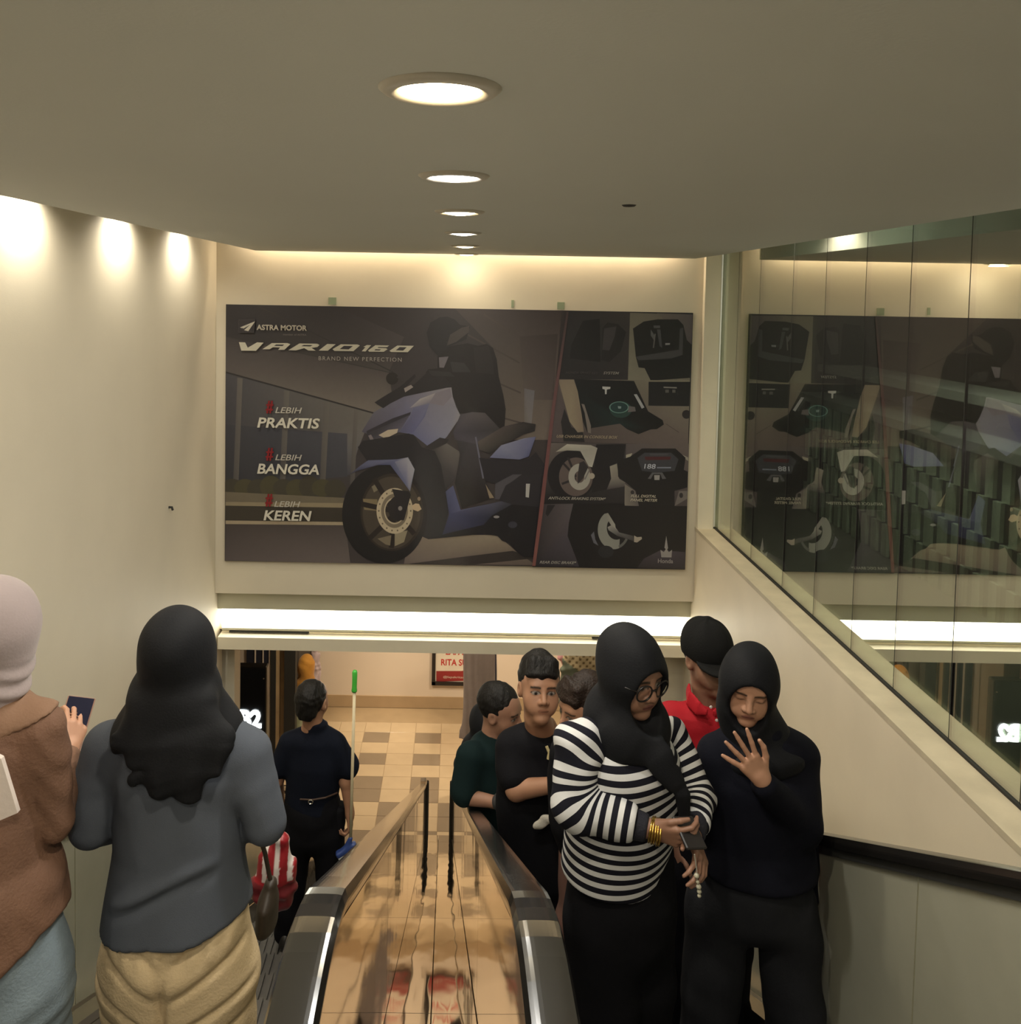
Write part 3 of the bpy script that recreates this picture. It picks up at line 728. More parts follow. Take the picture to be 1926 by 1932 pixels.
# ------------------------------------------------------------------ scooter poster
PY = 6.378
ILL = np.array([0.84, 0.79, 0.72])
def alb(c): return np.minimum(np.array(lin(c))/ILL, 0.9)
po = empty('scooter_poster', (0, 6.39, -2.10), 'wide dark scooter advertisement poster with a rider and four inset pictures', 'poster')
box('board', (-1.790, PY+0.004, -2.098), (1.787, 6.3985, -0.104), mat('poster board', (0.04, 0.04, 0.045), 0.5), po)
PV, PF, PC = [], [], []
def tr(crop):
    ox, oy, s = crop
    return lambda p: (ox+p[0]/s, oy+p[1]/s)
FULL = (0, 0, 1.0); C0 = (400, 540, 3.45); CA = (640, 580, 4.586); CB = (640, 820, 4.586); CC = (1000, 580, 6.019); CD = (1000, 820, 6.019); CL = (420, 570, 5.068)
LAY = [0]
def pg(crop, pts, col, lay=None):
    """one printed patch; col one colour or one per corner"""
    f = tr(crop); n = len(pts); o = len(PV)
    if lay is None: LAY[0] += 1; lay = LAY[0]
    Y = PY-0.00009*lay
    for p in pts:
        q = at(*f(p), Y); PV.append((min(max(q[0], -1.790), 1.787), Y, min(max(q[2], -2.098), -0.104)))
    cs = col if hasattr(col[0], '__len__') else [col]*n
    PC.extend([alb(c) for c in cs]); PF.append(tuple(range(o, o+n)))
def el(crop, c, rx, ry, col, n=40, rot=0.0, a0=0, a1=360):
    r = math.radians(rot); pts = []
    for k in range(n if a1-a0 >= 360 else n+1):
        a = math.radians(a0+(a1-a0)*k/n); x, y = rx*math.cos(a), ry*math.sin(a); pts.append((c[0]+x*math.cos(r)-y*math.sin(r), c[1]+x*math.sin(r)+y*math.cos(r)))
    pg(crop, pts, col)
def ring(crop, c, rx, ry, k, col, a0=0, a1=360, n=40, off=(0, 0)):
    po_ = []; pi_ = []
    for i in range(n+1):
        a = math.radians(a0+(a1-a0)*i/n); po_.append((c[0]+rx*math.cos(a), c[1]+ry*math.sin(a))); pi_.append((c[0]+off[0]+k*rx*math.cos(a), c[1]+off[1]+k*ry*math.sin(a)))
    LAY[0] += 1
    for i in range(n): pg(crop, [po_[i], po_[i+1], pi_[i+1], pi_[i]], col, LAY[0])
def ln(crop, a, b, w, col):
    d = np.array(b, float)-np.array(a, float); d /= np.linalg.norm(d); q = np.array([-d[1], d[0]])*w/2
    pg(crop, [np.array(a)+q, np.array(b)+q, np.array(b)-q, np.array(a)-q], col)

# backdrop
pg(FULL, [(420, 565), (1312, 585), (1300, 1085), (418, 1065)], [(44, 40, 43), (56, 50, 50), (70, 62, 60), (60, 54, 54)])
pg(C0, [(90, 110), (800, 130), (1250, 330), (1150, 560), (90, 330)], [(40, 37, 41), (44, 41, 45), (64, 58, 58), (66, 60, 58), (42, 39, 41)])
pg(C0, [(90, 330), (1150, 560), (1180, 760), (1080, 830), (90, 560)], [(56, 51, 52), (72, 65, 63), (92, 84, 78), (104, 95, 87), (78, 71, 68)])
pg(C0, [(90, 560), (1050, 828), (990, 960), (950, 1060), (900, 1230), (90, 1260)], [(62, 60, 64), (96, 90, 84), (98, 92, 88), (88, 84, 84), (64, 62, 66), (53, 51, 55)])
pg(C0, [(90, 900), (880, 960), (880, 1240), (90, 1300)], [(54, 53, 58), (64, 63, 69), (58, 57, 62), (46, 45, 49)])
for x, w in ((165, 34), (468, 36), (728, 38), (925, 26)): pg(C0, [(x, 575+0.27*(x-90)), (x+w, 580+0.27*(x-90)), (x+w*0.55-12, 1290), (x-28, 1290)], [(86, 80, 76), (92, 86, 80), (82, 76, 72), (70, 66, 64)])
ln(C0, (90, 560), (1060, 828), 10, (40, 37, 38)); ln(C0, (300, 130), (1180, 560), 8, (46, 42, 43)); ln(C0, (90, 330), (1150, 560), 6, (50, 46, 46))
# wall behind the rider
pg(CA, [(1000, 0), (1926, 25), (1830, 1146), (1300, 1146), (1330, 350)], [(60, 53, 52), (58, 50, 50), (104, 92, 84), (96, 86, 78), (70, 63, 60)])
pg(CA, [(1560, 250), (1890, 230), (1850, 800), (1600, 800)], [(62, 54, 53), (56, 48, 47), (78, 68, 66), (84, 75, 70)])
pg(CA, [(1600, 700), (1690, 720), (1660, 1040), (1600, 1040)], [(92, 86, 88), (96, 92, 96), (112, 106, 104), (100, 92, 86)])
for a, b in (((1100, 230), (1560, 480)), ((1340, 640), (1570, 740)), ((1430, 960), (1610, 1010)), ((1250, 60), (1480, 210))): ln(CA, a, b, 14, (66, 58, 55))
# hedge, kerbs and ground
for k in range(9): el(C0, (130+k*84, 1305+(k % 3)*8), 70, 52+(k*7) % 22, (58+(k % 2)*8, 53+(k % 2)*8, 44), 18)
pg(C0, [(88, 1338), (870, 1378), (870, 1412), (88, 1404)], (98, 88, 72)); pg(C0, [(88, 1404), (870, 1412), (870, 1442), (88, 1428)], (128, 114, 90))
pg(C0, [(88, 1428), (870, 1442), (870, 1535), (88, 1525)], (54, 48, 41)); pg(C0, [(88, 1525), (870, 1535), (870, 1556), (88, 1548)], (146, 130, 106))
pg(C0, [(88, 1548), (870, 1556), (900, 1810), (84, 1786)], [(62, 54, 52), (70, 62, 60), (96, 86, 82), (80, 71, 70)])
pg(CB, [(600, 860), (1370, 870), (1520, 1000), (1700, 1130), (560, 1118)], [(120, 106, 92), (136, 122, 104), (112, 98, 86), (92, 80, 74), (100, 88, 82)])
pg(CB, [(600, 1118), (1050, 1060), (1500, 1005), (1690, 1070), (1100, 1138)], (52, 46, 44))
# rider
HX = (36, 34, 36)
pg(CA, [(870, 85), (790, 130), (755, 220), (785, 340), (850, 415), (925, 400), (960, 330), (1100, 275), (1130, 165), (1045, 150), (1000, 105), (935, 80)], HX)
pg(CA, [(930, 330), (960, 235), (1060, 175), (1125, 160), (1120, 215), (1010, 300)], (62, 56, 54))
pg(CA, [(850, 420), (960, 335), (1110, 310), (1200, 332), (1275, 315), (1330, 350), (1362, 450), (1380, 600), (1420, 760), (1440, 880), (1430, 1030), (1400, 1090), (1250, 930), (1040, 915), (985, 770), (960, 695), (870, 690), (800, 610), (748, 565), (770, 535), (850, 528)], (34, 31, 32))
pg(CA, [(1160, 350), (1290, 330), (1330, 480), (1340, 580), (1180, 560)], (40, 36, 37)); pg(CA, [(960, 470), (1080, 480), (1140, 560), (980, 560)], (48, 45, 46))
pg(CA, [(862, 432), (945, 425), (905, 522), (866, 520)], (96, 90, 94))
# scooter nose and body
pg(CB, [(640, 130), (720, 110), (850, 150), (930, 440), (950, 640), (900, 880), (770, 905), (690, 870), (640, 520), (600, 470)], (37, 35, 38))
pg(CA, [(195, 1075), (300, 905), (440, 832), (560, 770), (720, 715), (970, 690), (982, 775), (1012, 862), (1052, 942), (930, 1120), (860, 1185), (790, 1220), (640, 1100), (520, 1080), (300, 1120)], [(70, 66, 76), (88, 84, 92), (92, 88, 98), (98, 94, 108), (104, 100, 114), (126, 120, 122), (124, 118, 124), (118, 114, 122), (128, 122, 122), (116, 114, 128), (96, 96, 118), (96, 96, 120), (90, 90, 116), (84, 82, 100), (72, 68, 78)])
pg(CA, [(640, 870), (780, 830), (740, 945), (640, 1085), (520, 1080), (610, 960)], [(94, 93, 116), (100, 98, 120), (84, 84, 110), (84, 84, 112), (76, 74, 96), (86, 84, 106)])
pg(CA, [(780, 828), (835, 740), (960, 700), (975, 770), (900, 852)], (112, 104, 110)); pg(CA, [(610, 870), (700, 790), (830, 742), (780, 826)], [(126, 120, 124), (150, 142, 138), (140, 132, 130), (110, 104, 114)])
pg(CA, [(235, 1070), (460, 960), (620, 905), (610, 935), (440, 1010), (240, 1100)], (46, 42, 48))
pg(CA, [(240, 1090), (440, 1005), (610, 930), (520, 1075), (370, 1130), (250, 1146)], [(50, 46, 52), (58, 54, 60), (70, 66, 76), (84, 80, 92), (80, 72, 72), (52, 48, 52)])
pg(CA, [(340, 1105), (420, 1060), (510, 1050), (500, 1085), (400, 1135)], (164, 148, 128)); pg(CA, [(250, 1110), (275, 1100), (300, 1146), (270, 1150)], (110, 100, 100))
pg(CA, [(305, 822), (370, 780), (520, 690), (655, 575), (662, 600), (560, 705), (650, 665), (760, 562), (860, 545), (990, 690), (930, 695), (720, 738), (560, 772), (440, 832), (380, 872), (345, 850)], (38, 35, 37))
pg(CA, [(560, 700), (620, 670), (640, 690), (570, 735)], (130, 120, 114)); pg(CA, [(770, 545), (960, 560), (1000, 600), (800, 590)], (44, 41, 42))
el(CA, (458, 615), 54, 54, (36, 33, 32), 16); ln(CA, (500, 600), (560, 660), 12, (52, 48, 48))
pg(CB, [(160, 110), (205, 55), (420, 20), (600, -10), (645, 5), (722, 120), (660, 235), (500, 212), (240, 228)], (36, 34, 37))
pg(CB, [(820, 130), (930, 75), (1045, 150), (1012, 380), (920, 475), (880, 260)], [(60, 55, 54), (92, 86, 82), (88, 82, 78), (56, 52, 54), (46, 42, 45), (60, 56, 57)]); pg(CB, [(735, 112), (870, 25), (950, 42), (925, 78), (800, 132)], (44, 40, 42))
# front wheel
el(CB, (392, 690), 368, 426, (31, 29, 30), 56); el(CB, (455, 672), 272, 334, (48, 40, 36), 48); el(CB, (452, 676), 250, 312, (66, 58, 50), 48)
pg(CB, [(205, 555), (330, 560), (330, 660), (215, 650)], (112, 98, 74)); pg(CB, [(280, 450), (330, 420), (350, 470), (300, 500)], (112, 102, 84))
for a, b in (((470, 660), (300, 380)), ((470, 660), (190, 600)), ((470, 700), (260, 900)), ((470, 700), (450, 980)), ((500, 690), (650, 860))): ln(CB, a, b, 44, (40, 34, 32))
pg(CB, [(330, 900), (450, 870), (440, 960), (400, 950)], (112, 100, 82)); pg(CB, [(480, 850), (590, 830), (560, 930), (480, 965)], (132, 120, 98))
ring(CB, (480, 660), 158, 198, 0.52, (168, 152, 126)); ring(CB, (478, 660), 116, 148, 0.78, (110, 98, 82)); el(CB, (500, 640), 76, 108, (40, 36, 36), 28)
for k in range(18): a = k*20; el(CB, (480+138*math.cos(math.radians(a)), 660+172*math.sin(math.radians(a))), 7, 8, (96, 84, 70), 8)
pg(CB, [(455, 470), (600, 490), (620, 520), (560, 740), (470, 745), (500, 600)], (38, 35, 36)); el(CB, (527, 638), 18, 20, (120, 112, 106), 14)
pg(CB, [(625, 615), (660, 595), (690, 600), (712, 645), (680, 665), (640, 650)], (176, 152, 122)); el(CB, (690, 555), 14, 18, (130, 112, 92), 10)
# mudguard
pg(CB, [(88, 345), (180, 270), (250, 222), (500, 214), (595, 196), (652, 300), (612, 492), (560, 420), (440, 262), (330, 264), (160, 312)], [(60, 60, 72), (80, 80, 100), (86, 86, 108), (92, 92, 114), (128, 126, 136), (132, 130, 140), (108, 106, 118), (84, 86, 112), (70, 72, 98), (62, 64, 88), (56, 56, 74)])
pg(CB, [(480, 235), (590, 200), (650, 300), (605, 470), (575, 400)], [(110, 108, 122), (140, 136, 142), (142, 138, 144), (120, 116, 126), (96, 96, 120)])
# lower body, leg, boot
pg(CB, [(920, 492), (985, 440), (1050, 652), (1340, 590), (1490, 556), (1490, 640), (1310, 720), (1250, 862), (890, 872), (950, 690)], [(70, 72, 96), (76, 78, 104), (80, 82, 108), (74, 74, 88), (62, 60, 66), (46, 44, 52), (44, 44, 58), (42, 42, 58), (44, 44, 62), (58, 60, 86)])
pg(CB, [(770, 905), (1250, 858), (1370, 878), (1410, 920), (1470, 940), (1530, 1010), (1600, 1062), (1690, 1060), (1705, 900), (1725, 600), (1500, 600), (1320, 700), (1250, 780), (950, 850)], (33, 31, 34))
pg(CB, [(1000, -30), (1170, -40), (1212, 160), (1262, 400), (1340, 545), (1290, 560), (1060, 640), (1000, 420), (1045, 180)], [(58, 54, 58), (66, 62, 66), (64, 62, 70), (46, 43, 46), (60, 54, 50), (40, 36, 36), (32, 30, 31), (34, 32, 34), (46, 43, 46)])
pg(CA, [(1048, 925), (1150, 905), (1260, 912), (1400, 1060), (1390, 1146), (1180, 1180), (1000, 1146), (985, 1080)], [(72, 67, 72), (80, 74, 76), (74, 68, 70), (52, 48, 50), (50, 46, 48), (70, 66, 72), (60, 56, 62), (62, 58, 66)])
pg(CB, [(1265, 430), (1290, 470), (1340, 548), (1300, 552)], (128, 112, 92)); ln(CB, (1180, 20), (1245, 380), 14, (94, 92, 104))
pg(CB, [(1200, 60), (1420, -70), (1590, -110), (1700, -90), (1690, -30), (1590, 0), (1300, 165), (1212, 130)], [(84, 76, 70), (70, 62, 60), (44, 40, 41), (40, 37, 38), (42, 39, 41), (40, 37, 38), (44, 40, 42), (70, 64, 60)])
pg(CB, [(1300, 200), (1400, 92), (1600, 32), (1700, 18), (1640, 190), (1560, 216)], [(96, 97, 122), (120, 120, 138), (124, 124, 140), (96, 96, 124), (76, 78, 106), (98, 98, 120)])
pg(CB, [(1210, 200), (1300, 212), (1560, 222), (1640, 208), (1700, 150), (1785, 270), (1775, 345), (1560, 352), (1350, 425), (1262, 400)], (42, 39, 43)); pg(CB, [(1350, 425), (1500, 345), (1580, 345), (1450, 440), (1400, 560), (1345, 560)], (74, 70, 74))
pg(CB, [(1440, 440), (1580, 352), (1755, 340), (1725, 625), (1500, 605), (1380, 570)], (44, 41, 45)); pg(CB, [(1615, 425), (1650, 425), (1640, 545), (1612, 540)], (164, 158, 152)); el(CB, (1360, 712), 26, 12, (130, 124, 122), 10); el(CB, (1500, 780), 40, 30, (56, 54, 62), 12)
# red slanted divider and the inset pictures
GB = (40, 38, 40)
pg(FULL, [(1070, 580), (1312, 588), (1300, 1085), (1004, 1075), (1022, 940), (1045, 760)], (42, 39, 42))
pg(CC, [(415, 45), (1135, 60), (1110, 830), (325, 812)], [(44, 42, 44), (58, 53, 53), (52, 48, 50), (40, 38, 40)]); pg(CC, [(600, 150), (790, 130), (800, 620), (450, 580), (470, 420)], (34, 33, 35)); pg(CC, [(820, 235), (880, 170), (1000, 190), (1090, 280), (1030, 500), (900, 620), (810, 600)], (40, 38, 40)); pg(CC, [(840, 240), (980, 215), (960, 330), (900, 490), (820, 480)], (60, 56, 58))
pg(CC, [(1135, 60), (1845, 80), (1815, 830), (1110, 830)], [(104, 98, 86), (92, 84, 82), (110, 102, 90), (118, 112, 98)]); pg(CC, [(1440, 65), (1845, 80), (1835, 420), (1700, 300)], [(98, 90, 84), (82, 74, 76), (74, 67, 70), (84, 76, 76)])
pg(CC, [(1168, 240), (1290, 160), (1450, 135), (1680, 135), (1740, 200), (1780, 370), (1832, 420), (1815, 800), (1370, 832), (1300, 690), (1232, 682), (1200, 560)], (37, 36, 37))
pg(CC, [(1200, 560), (1690, 480), (1700, 240), (1740, 230), (1730, 540), (1600, 580), (1230, 600)], (64, 62, 64)); pg(CC, [(1370, 250), (1420, 330), (1410, 380), (1370, 320)], (86, 84, 84)); pg(CC, [(1440, 250), (1480, 250), (1500, 460), (1470, 440)], (70, 68, 70)); pg(CC, [(1535, 405), (1588, 405), (1586, 425), (1535, 428)], (122, 120, 120)); pg(CC, [(1400, 205), (1475, 205), (1475, 235), (1405, 235)], (78, 76, 78)); ln(CC, (1420, 300), (1400, 460), 14, (92, 88, 86))
pg(CC, [(310, 815), (1815, 830), (1795, 1560), (225, 1530)], [(88, 78, 74), (124, 116, 100), (96, 84, 80), (70, 62, 62)])
pg(CC, [(1345, 845), (1815, 845), (1805, 1122), (1343, 1116)], (37, 36, 38)); pg(CC, [(1515, 900), (1665, 905), (1665, 920), (1515, 915)], (122, 116, 110)); pg(CC, [(1535, 935), (1575, 935), (1575, 968), (1535, 968)], (90, 86, 82)); pg(CC, [(1615, 935), (1650, 935), (1650, 968), (1615, 968)], (90, 86, 82))
pg(CC, [(300, 830), (400, 1140), (360, 1300), (380, 1530), (225, 1530), (260, 1160)], (80, 70, 70)); pg(CC, [(390, 1150), (470, 1360), (600, 1420), (620, 1530), (380, 1520), (350, 1300)], (42, 40, 42))
pg(CC, [(320, 820), (495, 820), (560, 1010), (610, 1412), (540, 1420), (450, 1300)], [(120, 106, 92), (126, 112, 96), (130, 116, 98), (122, 106, 92), (124, 110, 96), (136, 122, 102)])
pg(CC, [(500, 815), (1180, 835), (1340, 1180), (1505, 1280), (1518, 1330), (1440, 1382), (1370, 1385), (1230, 1440), (1100, 1382), (1020, 1320), (700, 1370), (650, 1420), (600, 1300), (540, 950)], [(33, 33, 35), (34, 33, 35), (33, 32, 34), (30, 29, 30), (30, 29, 30), (30, 29, 30), (32, 31, 32), (30, 30, 31), (33, 36, 37), (36, 46, 46), (33, 35, 37), (34, 33, 35), (32, 32, 34), (31, 33, 35)])
el(CC, (1030, 1160), 125, 95, (44, 62, 58), 24); ring(CC, (1010, 1135), 112, 66, 0.88, (96, 124, 116)); el(CC, (1010, 1135), 96, 55, (40, 58, 58), 24); pg(CC, [(820, 898), (912, 903), (910, 925), (872, 932), (868, 985), (850, 985), (848, 932), (822, 925)], (172, 168, 164)); pg(CC, [(995, 1120), (1035, 1125), (1030, 1150), (1000, 1148)], (120, 134, 132)); pg(CC, [(1120, 1120), (1190, 1130), (1200, 1180), (1110, 1190)], (98, 90, 90))
pg(CC, [(582, 1095), (615, 1100), (690, 1340), (690, 1430), (655, 1420), (620, 1200)], (112, 102, 96)); pg(CC, [(1178, 988), (1212, 985), (1298, 1135), (1268, 1150)], (148, 146, 146)); el(CC, (1775, 1215), 50, 50, (44, 40, 42), 16); ln(CC, (1540, 1320), (1690, 1420), 6, (70, 62, 60))
pg(CD, [(220, 92), (1085, 105), (1075, 780), (130, 790), (165, 560)], [(98, 88, 84), (60, 56, 58), (44, 41, 43), (34, 32, 34), (60, 55, 55)])
pg(CD, [(750, 110), (1088, 110), (1060, 280), (900, 362), (920, 500), (870, 620), (700, 660), (735, 300)], (36, 34, 37)); pg(CD, [(905, 360), (985, 330), (1010, 500), (1085, 545), (1070, 590), (870, 625), (920, 500)], [(140, 132, 120), (132, 124, 112), (116, 108, 100), (100, 92, 88), (76, 70, 70), (66, 60, 62), (120, 112, 104)])
el(CD, (470, 460), 272, 285, (35, 33, 36), 44); el(CD, (520, 480), 192, 220, (92, 80, 76), 40); ln(CD, (520, 480), (380, 330), 26, (48, 44, 46)); ln(CD, (520, 500), (360, 560), 26, (48, 44, 46)); ln(CD, (520, 480), (430, 260), 26, (48, 44, 46))
ring(CD, (560, 480), 125, 150, 0.45, (152, 146, 136)); pg(CD, [(560, 320), (610, 300), (660, 370), (600, 500), (540, 560), (540, 460)], (50, 46, 48)); el(CD, (700, 470), 34, 34, (158, 146, 132), 14); ln(CD, (680, 390), (620, 510), 14, (110, 104, 102))
pg(CD, [(290, 196), (420, 108), (690, 120), (765, 152), (705, 370), (665, 360), (570, 185), (420, 180)], [(150, 142, 128), (170, 162, 148), (160, 152, 140), (150, 142, 132), (170, 164, 152), (160, 154, 144), (150, 144, 134), (142, 134, 122)])
pg(CD, [(1088, 105), (1805, 105), (1785, 812), (1072, 812)], [(84, 76, 76), (96, 84, 80), (70, 62, 62), (66, 60, 60)]); pg(CD, [(1088, 230), (1160, 210), (1130, 290), (1088, 280)], (150, 142, 126)); pg(CD, [(1700, 215), (1795, 260), (1795, 300), (1740, 260)], (140, 132, 118))
pg(CD, [(1075, 560), (1190, 640), (1235, 812), (1072, 805)], [(112, 104, 96), (112, 104, 98), (92, 84, 82), (118, 110, 100)]); pg(CD, [(1690, 640), (1785, 640), (1782, 730), (1640, 812)], (104, 96, 92))
pg(CD, [(1135, 250), (1270, 158), (1650, 158), (1765, 262), (1745, 400), (1790, 420), (1785, 600), (1640, 640), (1640, 812), (1235, 812), (1200, 640), (1070, 530), (1000, 480), (990, 300)], (34, 32, 34)); pg(CD, [(1218, 265), (1300, 205), (1600, 205), (1685, 280), (1640, 412), (1500, 425), (1380, 425), (1270, 412)], (58, 57, 62)); pg(CD, [(1300, 250), (1600, 250), (1590, 285), (1310, 290)], (70, 36, 40)); pg(CD, [(1350, 215), (1570, 215), (1560, 235), (1365, 235)], (70, 68, 72)); pg(CD, [(1335, 500), (1385, 430), (1500, 430), (1545, 500), (1500, 505), (1480, 450), (1400, 450), (1370, 505)], (84, 82, 84)); pg(CD, [(1408, 460), (1472, 460), (1468, 515), (1412, 515)], (142, 136, 132)); ln(CD, (1440, 375), (1600, 375), 16, (110, 112, 124))
el(CD, (1162, 655), 22, 24, (50, 46, 48), 12); el(CD, (1715, 690), 22, 30, (50, 46, 48), 12)
pg(CD, [(128, 790), (500, 785), (445, 1000), (430, 1150), (560, 1500), (40, 1495)], [(58, 52, 54), (86, 78, 80), (78, 70, 74), (72, 66, 72), (60, 55, 60), (44, 40, 43)]); pg(CD, [(195, 800), (285, 800), (200, 930), (175, 900)], (40, 37, 40)); pg(CD, [(490, 783), (1072, 785), (1075, 810), (1790, 812), (1760, 1525), (560, 1505), (425, 1150), (440, 1000)], (33, 31, 33)); pg(CD, [(1290, 1410), (1480, 1312), (1762, 1335), (1755, 1525), (1215, 1515)], [(60, 54, 60), (70, 63, 70), (64, 58, 64), (50, 46, 50), (46, 42, 45)])
ring(CD, (950, 1080), 182, 222, 0.60, (126, 124, 116), 70, 235, 30, (30, -20)); ring(CD, (950, 1080), 182, 222, 0.86, (90, 88, 84), 30, 70, 10)
pg(CD, [(840, 900), (885, 890), (965, 1020), (970, 1055), (1010, 1110), (1170, 1150), (1180, 1210), (990, 1150), (890, 1085), (880, 1050), (920, 1030)], [(120, 118, 110), (128, 124, 116), (150, 144, 134), (150, 144, 134), (96, 92, 90), (72, 68, 68), (60, 57, 58), (70, 66, 66), (120, 116, 110), (150, 144, 134), (140, 134, 126)]); pg(CD, [(1180, 1145), (1215, 1165), (1265, 1160), (1270, 1185), (1215, 1225), (1180, 1220)], (152, 140, 126)); pg(CD, [(690, 1140), (725, 1100), (740, 1190), (775, 1260), (720, 1230)], (92, 90, 96)); el(CD, (860, 1330), 90, 70, (42, 41, 44), 16)
pg(FULL, [(1069, 588), (1073, 588), (1047, 770), (1025, 960), (1010, 1068), (1004, 1068), (1019, 950), (1042, 760)], [(66, 54, 54), (66, 54, 54), (96, 66, 66), (112, 68, 66), (118, 76, 70), (118, 76, 70), (112, 68, 66), (96, 66, 66)])
# emblems: arrow badge, winged crest
pg(CL, [(152, 168), (310, 165), (302, 292), (152, 292)], (60, 55, 56)); pg(CL, [(157, 173), (303, 170), (297, 287), (157, 287)], (44, 40, 43))
pg(CL, [(170, 240), (310, 185), (245, 278), (205, 268), (265, 215), (200, 252)], (176, 168, 150)); pg(CL, [(165, 242), (308, 184), (215, 232), (185, 250)], (170, 162, 146))
pg(CD, [(1480, 1308), (1518, 1335), (1540, 1300), (1525, 1285), (1546, 1148), (1566, 1290), (1555, 1305), (1575, 1335), (1612, 1308), (1605, 1395), (1490, 1393)], (136, 130, 126))
TXT = (176, 168, 148)
for P_ in ([(155, 383), (215, 385), (240, 436), (330, 384), (392, 388), (318, 466), (178, 464)], [(380, 450), (470, 392), (620, 392), (648, 402), (590, 456), (530, 456), (550, 434), (480, 432), (450, 450)], [(628, 460), (735, 395), (905, 398), (926, 410), (905, 430), (850, 438), (890, 464), (820, 463), (780, 440), (700, 462)], [(918, 463), (1000, 400), (1082, 402), (1005, 465)], [(1050, 450), (1130, 403), (1290, 405), (1312, 415), (1250, 469), (1070, 467)], [(1330, 470), (1365, 430), (1345, 428), (1380, 410), (1420, 412), (1365, 472)], [(1390, 462), (1460, 412), (1592, 415), (1572, 430), (1490, 429), (1480, 438), (1560, 440), (1577, 450), (1540, 475), (1400, 474)], [(1595, 466), (1670, 415), (1828, 418), (1770, 479), (1610, 477)]):
    pg(CL, P_, TXT)
for P_ in ([(490, 419), (572, 420), (590, 406), (512, 405)], [(752, 422), (838, 424), (862, 411), (776, 410)], [(1118, 449), (1205, 452), (1245, 420), (1160, 418)], [(1450, 461), (1500, 463), (1515, 452), (1462, 450)], [(1655, 461), (1725, 464), (1760, 432), (1692, 430)]): pg(CL, P_, (46, 42, 45))
# red hash marks
for (x, y) in ((509, 768), (509, 857), (508, 944)):
    for dx in (-3.2, 2.2): ln(FULL, (x+dx+2, y-12), (x+dx-2, y+12), 3.4, (120, 22, 28))
    ln(FULL, (x-7, y-4), (x+7, y-4), 3.0, (120, 22, 28)); ln(FULL, (x-8, y+5), (x+6, y+5), 3.0, (120, 22, 28))
pr = mesh('printed_picture', PV, PF, mat('poster print', (1, 1, 1), 0.42, attr='Col', var=0.03, scale=30), po, cols=np.array(PC))
YT = PY-0.00009*(LAY[0]+4)
def ptxt(s, x, y, h, w, col=TXT, bold=0.0, shear=0.0, spacing=1.0):
    nm = 'print %d %d %d' % col; return wall_text('lettering', s, x, y, h, YT, mat(nm, tuple(alb(col)), 0.45, var=0.02), po, shear, bold, wpx=w, spacing=spacing)
ptxt('ASTRA MOTOR', 484, 622, 9.5, 95, (170, 160, 142), 0.03); ptxt('member of ASTRA', 534, 632.5, 3.0, 44, (110, 103, 96))
ptxt('BRAND NEW PERFECTION', 601, 679.5, 7.5, 157, (150, 143, 132), 0.0, 0.0, 1.25)
for (a, b, x, y, w, x2, y2, w2) in (('LEBIH', 'PRAKTIS', 519, 779, 51, 485, 806, 119), ('LEBIH', 'BANGGA', 519, 868, 51, 485, 893, 118), ('LEBIH', 'KEREN', 517, 956, 50, 497, 981, 92)):
    ptxt(a, x, y, 11, w, (168, 160, 146), 0.01, 0.25); ptxt(b, x2, y2, 18.5, w2, (190, 182, 164), 0.025, 0.18)
ptxt('HONDA SMART KEY', 1067, 705, 4.5, 62, (66, 62, 62), 0.01, 0.3); ptxt('SYSTEM', 1138, 706, 5, 30, (140, 134, 126), 0.01, 0.3)
ptxt('USB CHARGER IN CONSOLE BOX', 1050, 825.5, 5.2, 116, (150, 134, 112), 0.015, 0.3); ptxt('ANTI-LOCK BRAKING SYSTEM*', 1034, 942, 5.2, 110, (160, 152, 138), 0.015, 0.3)
ptxt('FULL DIGITAL', 1190, 938, 5.0, 48, (170, 160, 142), 0.015, 0.3); ptxt('PANEL METER', 1189, 945.5, 5.0, 51, (170, 160, 142), 0.015, 0.3); ptxt('REAR DISC BRAKE*', 1018, 1063, 5.0, 70, (150, 144, 134), 0.015, 0.3)
ptxt('Honda', 1241, 1062, 8, 29, (136, 130, 126), 0.02); ptxt('188', 1215, 884, 9, 22, (170, 170, 176), 0.01, 0.1)
# ------------------------------------------------------------------ people
m_skin = mat('skin', (1, 1, 1), 0.5, attr='Col', var=0.05, scale=18, bump=0.03, bscale=300)
def skinmat(): return m_skin
def A(*v): return np.array(v, float)
def lerp(a, b, t): return np.asarray(a)*(1-t)+np.asarray(b)*t

